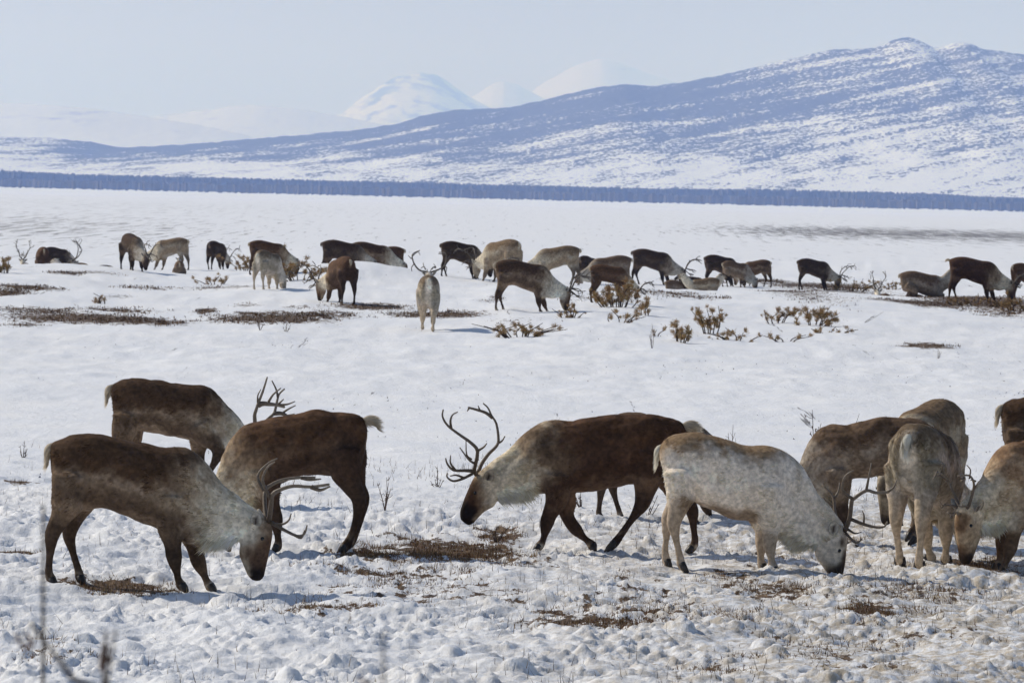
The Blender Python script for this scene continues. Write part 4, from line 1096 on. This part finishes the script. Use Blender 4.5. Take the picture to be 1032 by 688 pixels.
# ------------------------------------------------------------------ bare twig shrubs
def twig(label, px, py, hpx, seed, spread=.3, n=4, lean=0, dark=1.0, pos=None, m=None, thick=1.0, buds=False, bud=1.0):
    p = ground(px, py) if pos is None else pos
    m = m or p[1] / FPX; H_ = hpx * m
    r = np.random.default_rng(seed)
    root = bpy.data.objects.new('bare_shrub', None); COL.objects.link(root); root.location = p - np.array([0, 0, .03])
    tag(root, label, 'shrub', 'bare twiggy shrubs')
    c = np.array([.085, .058, .045]) * dark
    for k in range(n):
        a = r.uniform(0, 6.28); h = H_ * (1 if k == 0 else r.uniform(.4, .9)); sp = spread * h
        tip = np.array([math.cos(a) * sp * (.08 if k == 0 else 1) + lean * h, math.sin(a) * sp, h])
        P = smoothline([[0, 0, 0], tip * .45 + r.normal(0, .03, 3) * h, tip], 4)
        g = Geo(); g.tube(P, np.array([.0065, .0022]) * thick, 5, c)
        for q in range(r.integers(3, 6)):
            t = r.uniform(.35, .95); b0 = np.array([np.interp(t, np.linspace(0, 1, len(P)), P[:, j]) for j in range(3)])
            d = np.array([r.normal(0, 1), r.normal(0, 1), r.uniform(.4, 1.2)]); d /= np.linalg.norm(d)
            ln = h * r.uniform(.10, .24) * (1.1 - t * .5)
            g.tube([b0, b0 + d * ln * .5 + r.normal(0, .01, 3), b0 + d * ln + np.array([0, 0, ln * .2])], np.array([.0032, .0016]) * thick * (1.9 if bud != 1.0 else 1.0), 4, c)
            if buds:
                e = b0 + d * ln
                for z in range(3):
                    g.tube([e + r.normal(0, .006, 3), e + r.normal(0, .012, 3) + [0, 0, .012]], [.006 * bud, .002], 4, np.array([.10, .055, .045]))
        link('stem', g.mesh('stem'), M_BARK, root)

twig('bare twig shrub with knobbly tips rising behind the dark reindeer\'s shoulder', 818, 470, 60, 1, .18, 4, 0, .8, thick=1.3, buds=True)
twig('thin bare twig behind the back of the whitish grazer', 738, 475, 50, 2, .15, 3, 0, .9)
twig('small bare twig standing over the brown back right of the grey shoulder', 856, 470, 56, 3, .12, 2, .15, .8, buds=True)
twig('leaning bare twig by the bull\'s hind leg', 650, 528, 32, 4, .25, 4, .35)
twig('bare twig clump left of the leaning twig', 585, 510, 22, 5, .5, 5)
twig('fine bare twig in the snow before the slim olive pine', 657, 352, 28, 6, .25, 4, 0, 1.4)
twig('slanting dead branch on the snow right of the flat pine tips', 868, 326, 14, 7, .3, 3, 1.6)
twig('pale bare twigs on the snow left of the rust-brown grazer', 262, 333, 18, 8, .7, 6, 0, 1.3)
twig('second fan of pale twigs just right of the first fan', 288, 335, 14, 9, .7, 5, 0, 1.5)
twig('short twigs sticking up behind the dark grazer\'s rump at front left', 24, 463, 22, 10, .4, 5)
twig('bare twig to the right of the brown reindeer\'s hind leg', 388, 512, 34, 11, .35, 4, 0, 1.5)
twig('twig tuft on the snow in front of the bull\'s antlers', 440, 492, 24, 12, .6, 6, 0, 1.2)
twig('twig clump beneath the bull\'s throat', 500, 545, 20, 13, .7, 7, 0, .8)
twig('little twig at the foot of the rise right of the dead branch', 945, 362, 12, 14, .4, 3)

# out-of-focus shrubs close to the camera
def close_twig(label, px, ytop, dist, seed, dark=.7, thick=1.6, n=1, lean=0.0, spread=.3):
    d = ray(px, ytop); top = np.array([d[0] * dist, dist, CAM_H + d[2] * dist])
    z = float(terrain(top[0], dist)); p = np.array([top[0] - lean * (top[2] - z), dist, z])
    twig(label, 0, 0, 1, seed, spread, n, lean, dark, pos=p, m=top[2] - z, thick=thick, buds=True, bud=.7)
close_twig('dark blurred twig close to the camera at the lower left corner', 42, 480, 7.0, 31, .4, 1.0, 4, 0, .2)
close_twig('faint blurred twig close to the camera left of centre', 396, 610, 5.5, 39, .6, .7, 1, .01, .1)
close_twig('second blurred twig right of the dark one at the lower left', 100, 610, 6.0, 34, .6, .8, 2, .04, .2)

# ------------------------------------------------------------------ dry grass and heath in the bare patches
def blades(name, pts, hmin, hmax, hw, cols, label, cat, spread=.5):
    n = len(pts); r = RNG
    h = r.uniform(hmin, hmax, n); a = r.uniform(0, 6.28, n); sp = np.abs(r.normal(0, spread, n))
    d = np.stack([np.cos(a) * sp, np.sin(a) * sp, np.ones(n)], -1); d /= np.linalg.norm(d, axis=1)[:, None]
    b_ = r.uniform(0, 6.28, n); wv = np.stack([np.cos(b_), np.sin(b_) * .4, np.zeros(n)], -1)
    V = np.stack([pts - wv * hw[:, None], pts + wv * hw[:, None], pts + d * h[:, None]], 1).reshape(-1, 3)
    ci = r.integers(0, len(cols), n); c = np.array(cols)[ci] * r.uniform(.6, 1.4, (n, 1))
    o = link(name, mesh_np(name, V, np.arange(3 * n).reshape(-1, 3), False, {'tint': np.repeat(c, 3, 0)}), M_GRASS)
    tag(o, label, cat, None, 'stuff')

def scatter(cands):
    x, y = cands[:, 0], cands[:, 1]
    bv = bare(x, y) + (fbm(x * 3.5, y * 2.2, 201, 4) - .5) * 1.7
    keep = bv > .55 + RNG.uniform(-.12, .12, len(x))
    return cands[keep]

near_c, mid_c = [], []
for (cx, cy, rx, ry, s_) in PW_:
    area = math.pi * rx * ry * 1.7
    n = int(min(9000, area * (1300 if cy < 60 else 160)))
    a, q = RNG.uniform(0, 6.28, n), 1.3 * np.sqrt(RNG.random(n))
    P = np.stack([cx + rx * q * np.cos(a), cy + ry * q * np.sin(a)], -1)
    (near_c if cy < 60 else mid_c).append(P)
n = 60000
yy_ = RNG.uniform(30, 46, n); near_c.append(np.stack([RNG.uniform(-.12, .12, n) * yy_, yy_], -1))
nc_ = scatter(np.concatenate(near_c)); mc_ = scatter(np.concatenate(mid_c))
def lift(P, near):
    z = terrain(P[:, 0], P[:, 1]) - .01
    if near: z = z + micro(P[:, 0], P[:, 1]) * (1 - 0.75 * np.clip(bare(P[:, 0], P[:, 1]) * 1.4 - .3, 0, 1))
    return np.column_stack([P, z])
GC = [(.20, .11, .05), (.24, .14, .06), (.08, .045, .026), (.36, .25, .12), (.17, .07, .035)]
nc_ = nc_[RNG.permutation(len(nc_))[:45000]]; mc_ = mc_[RNG.permutation(len(mc_))[:30000]]
blades('dry_grass', lift(nc_, True), .015, .07, RNG.uniform(.002, .005, len(nc_)), GC, 'brown dry grass and heath in bare patches among the trampled snow', 'grass', 1.1)
blades('heath', lift(mc_, False), .02, .085, RNG.uniform(.008, .016, len(mc_)), GC[:3] + [(.08, .04, .025)], 'reddish-brown heath showing through the snow along the rise', 'heath', 1.2)
# lone straws poking from the snow
n = 14000
yy = 29 + (58 - 29) * RNG.random(n) ** .8; xx = RNG.uniform(-.13, .13, n) * yy
kp = (fbm(xx * .9, yy * .6, 301, 3) + .10 * np.clip(xx / yy / .1, -1, 1) > .56) | (RNG.random(n) < .10)
P = np.stack([xx, yy], -1)[kp]
blades('straw', lift(P, True), .03, .14, np.full(len(P), .0030), [(.22, .16, .10), (.13, .09, .06), (.08, .05, .04)], 'thin straws and twiglets poking out of the trampled snow', 'straw', .5)

n = 5200
yy = 48 + 75 * RNG.random(n) ** 1.3; xx = RNG.uniform(-.125, .125, n) * yy
kp = (fbm(xx * .5, yy * .18, 311, 4) + .15 * (xx / yy / .1)) > RNG.uniform(.40, .75, n)
P = np.stack([xx, yy], -1)[kp]
z = terrain(P[:, 0], P[:, 1]) + np.where(P[:, 1] < 64, micro(P[:, 0], P[:, 1]), 0)
blades('plant_tips', np.column_stack([P, z - .005]), .008, .035, RNG.uniform(.006, .016, len(P)), [(.30, .29, .29), (.22, .20, .19), (.40, .40, .42)], 'tiny plant tips and crumbs flecking the smooth snow', 'plants', 1.0)
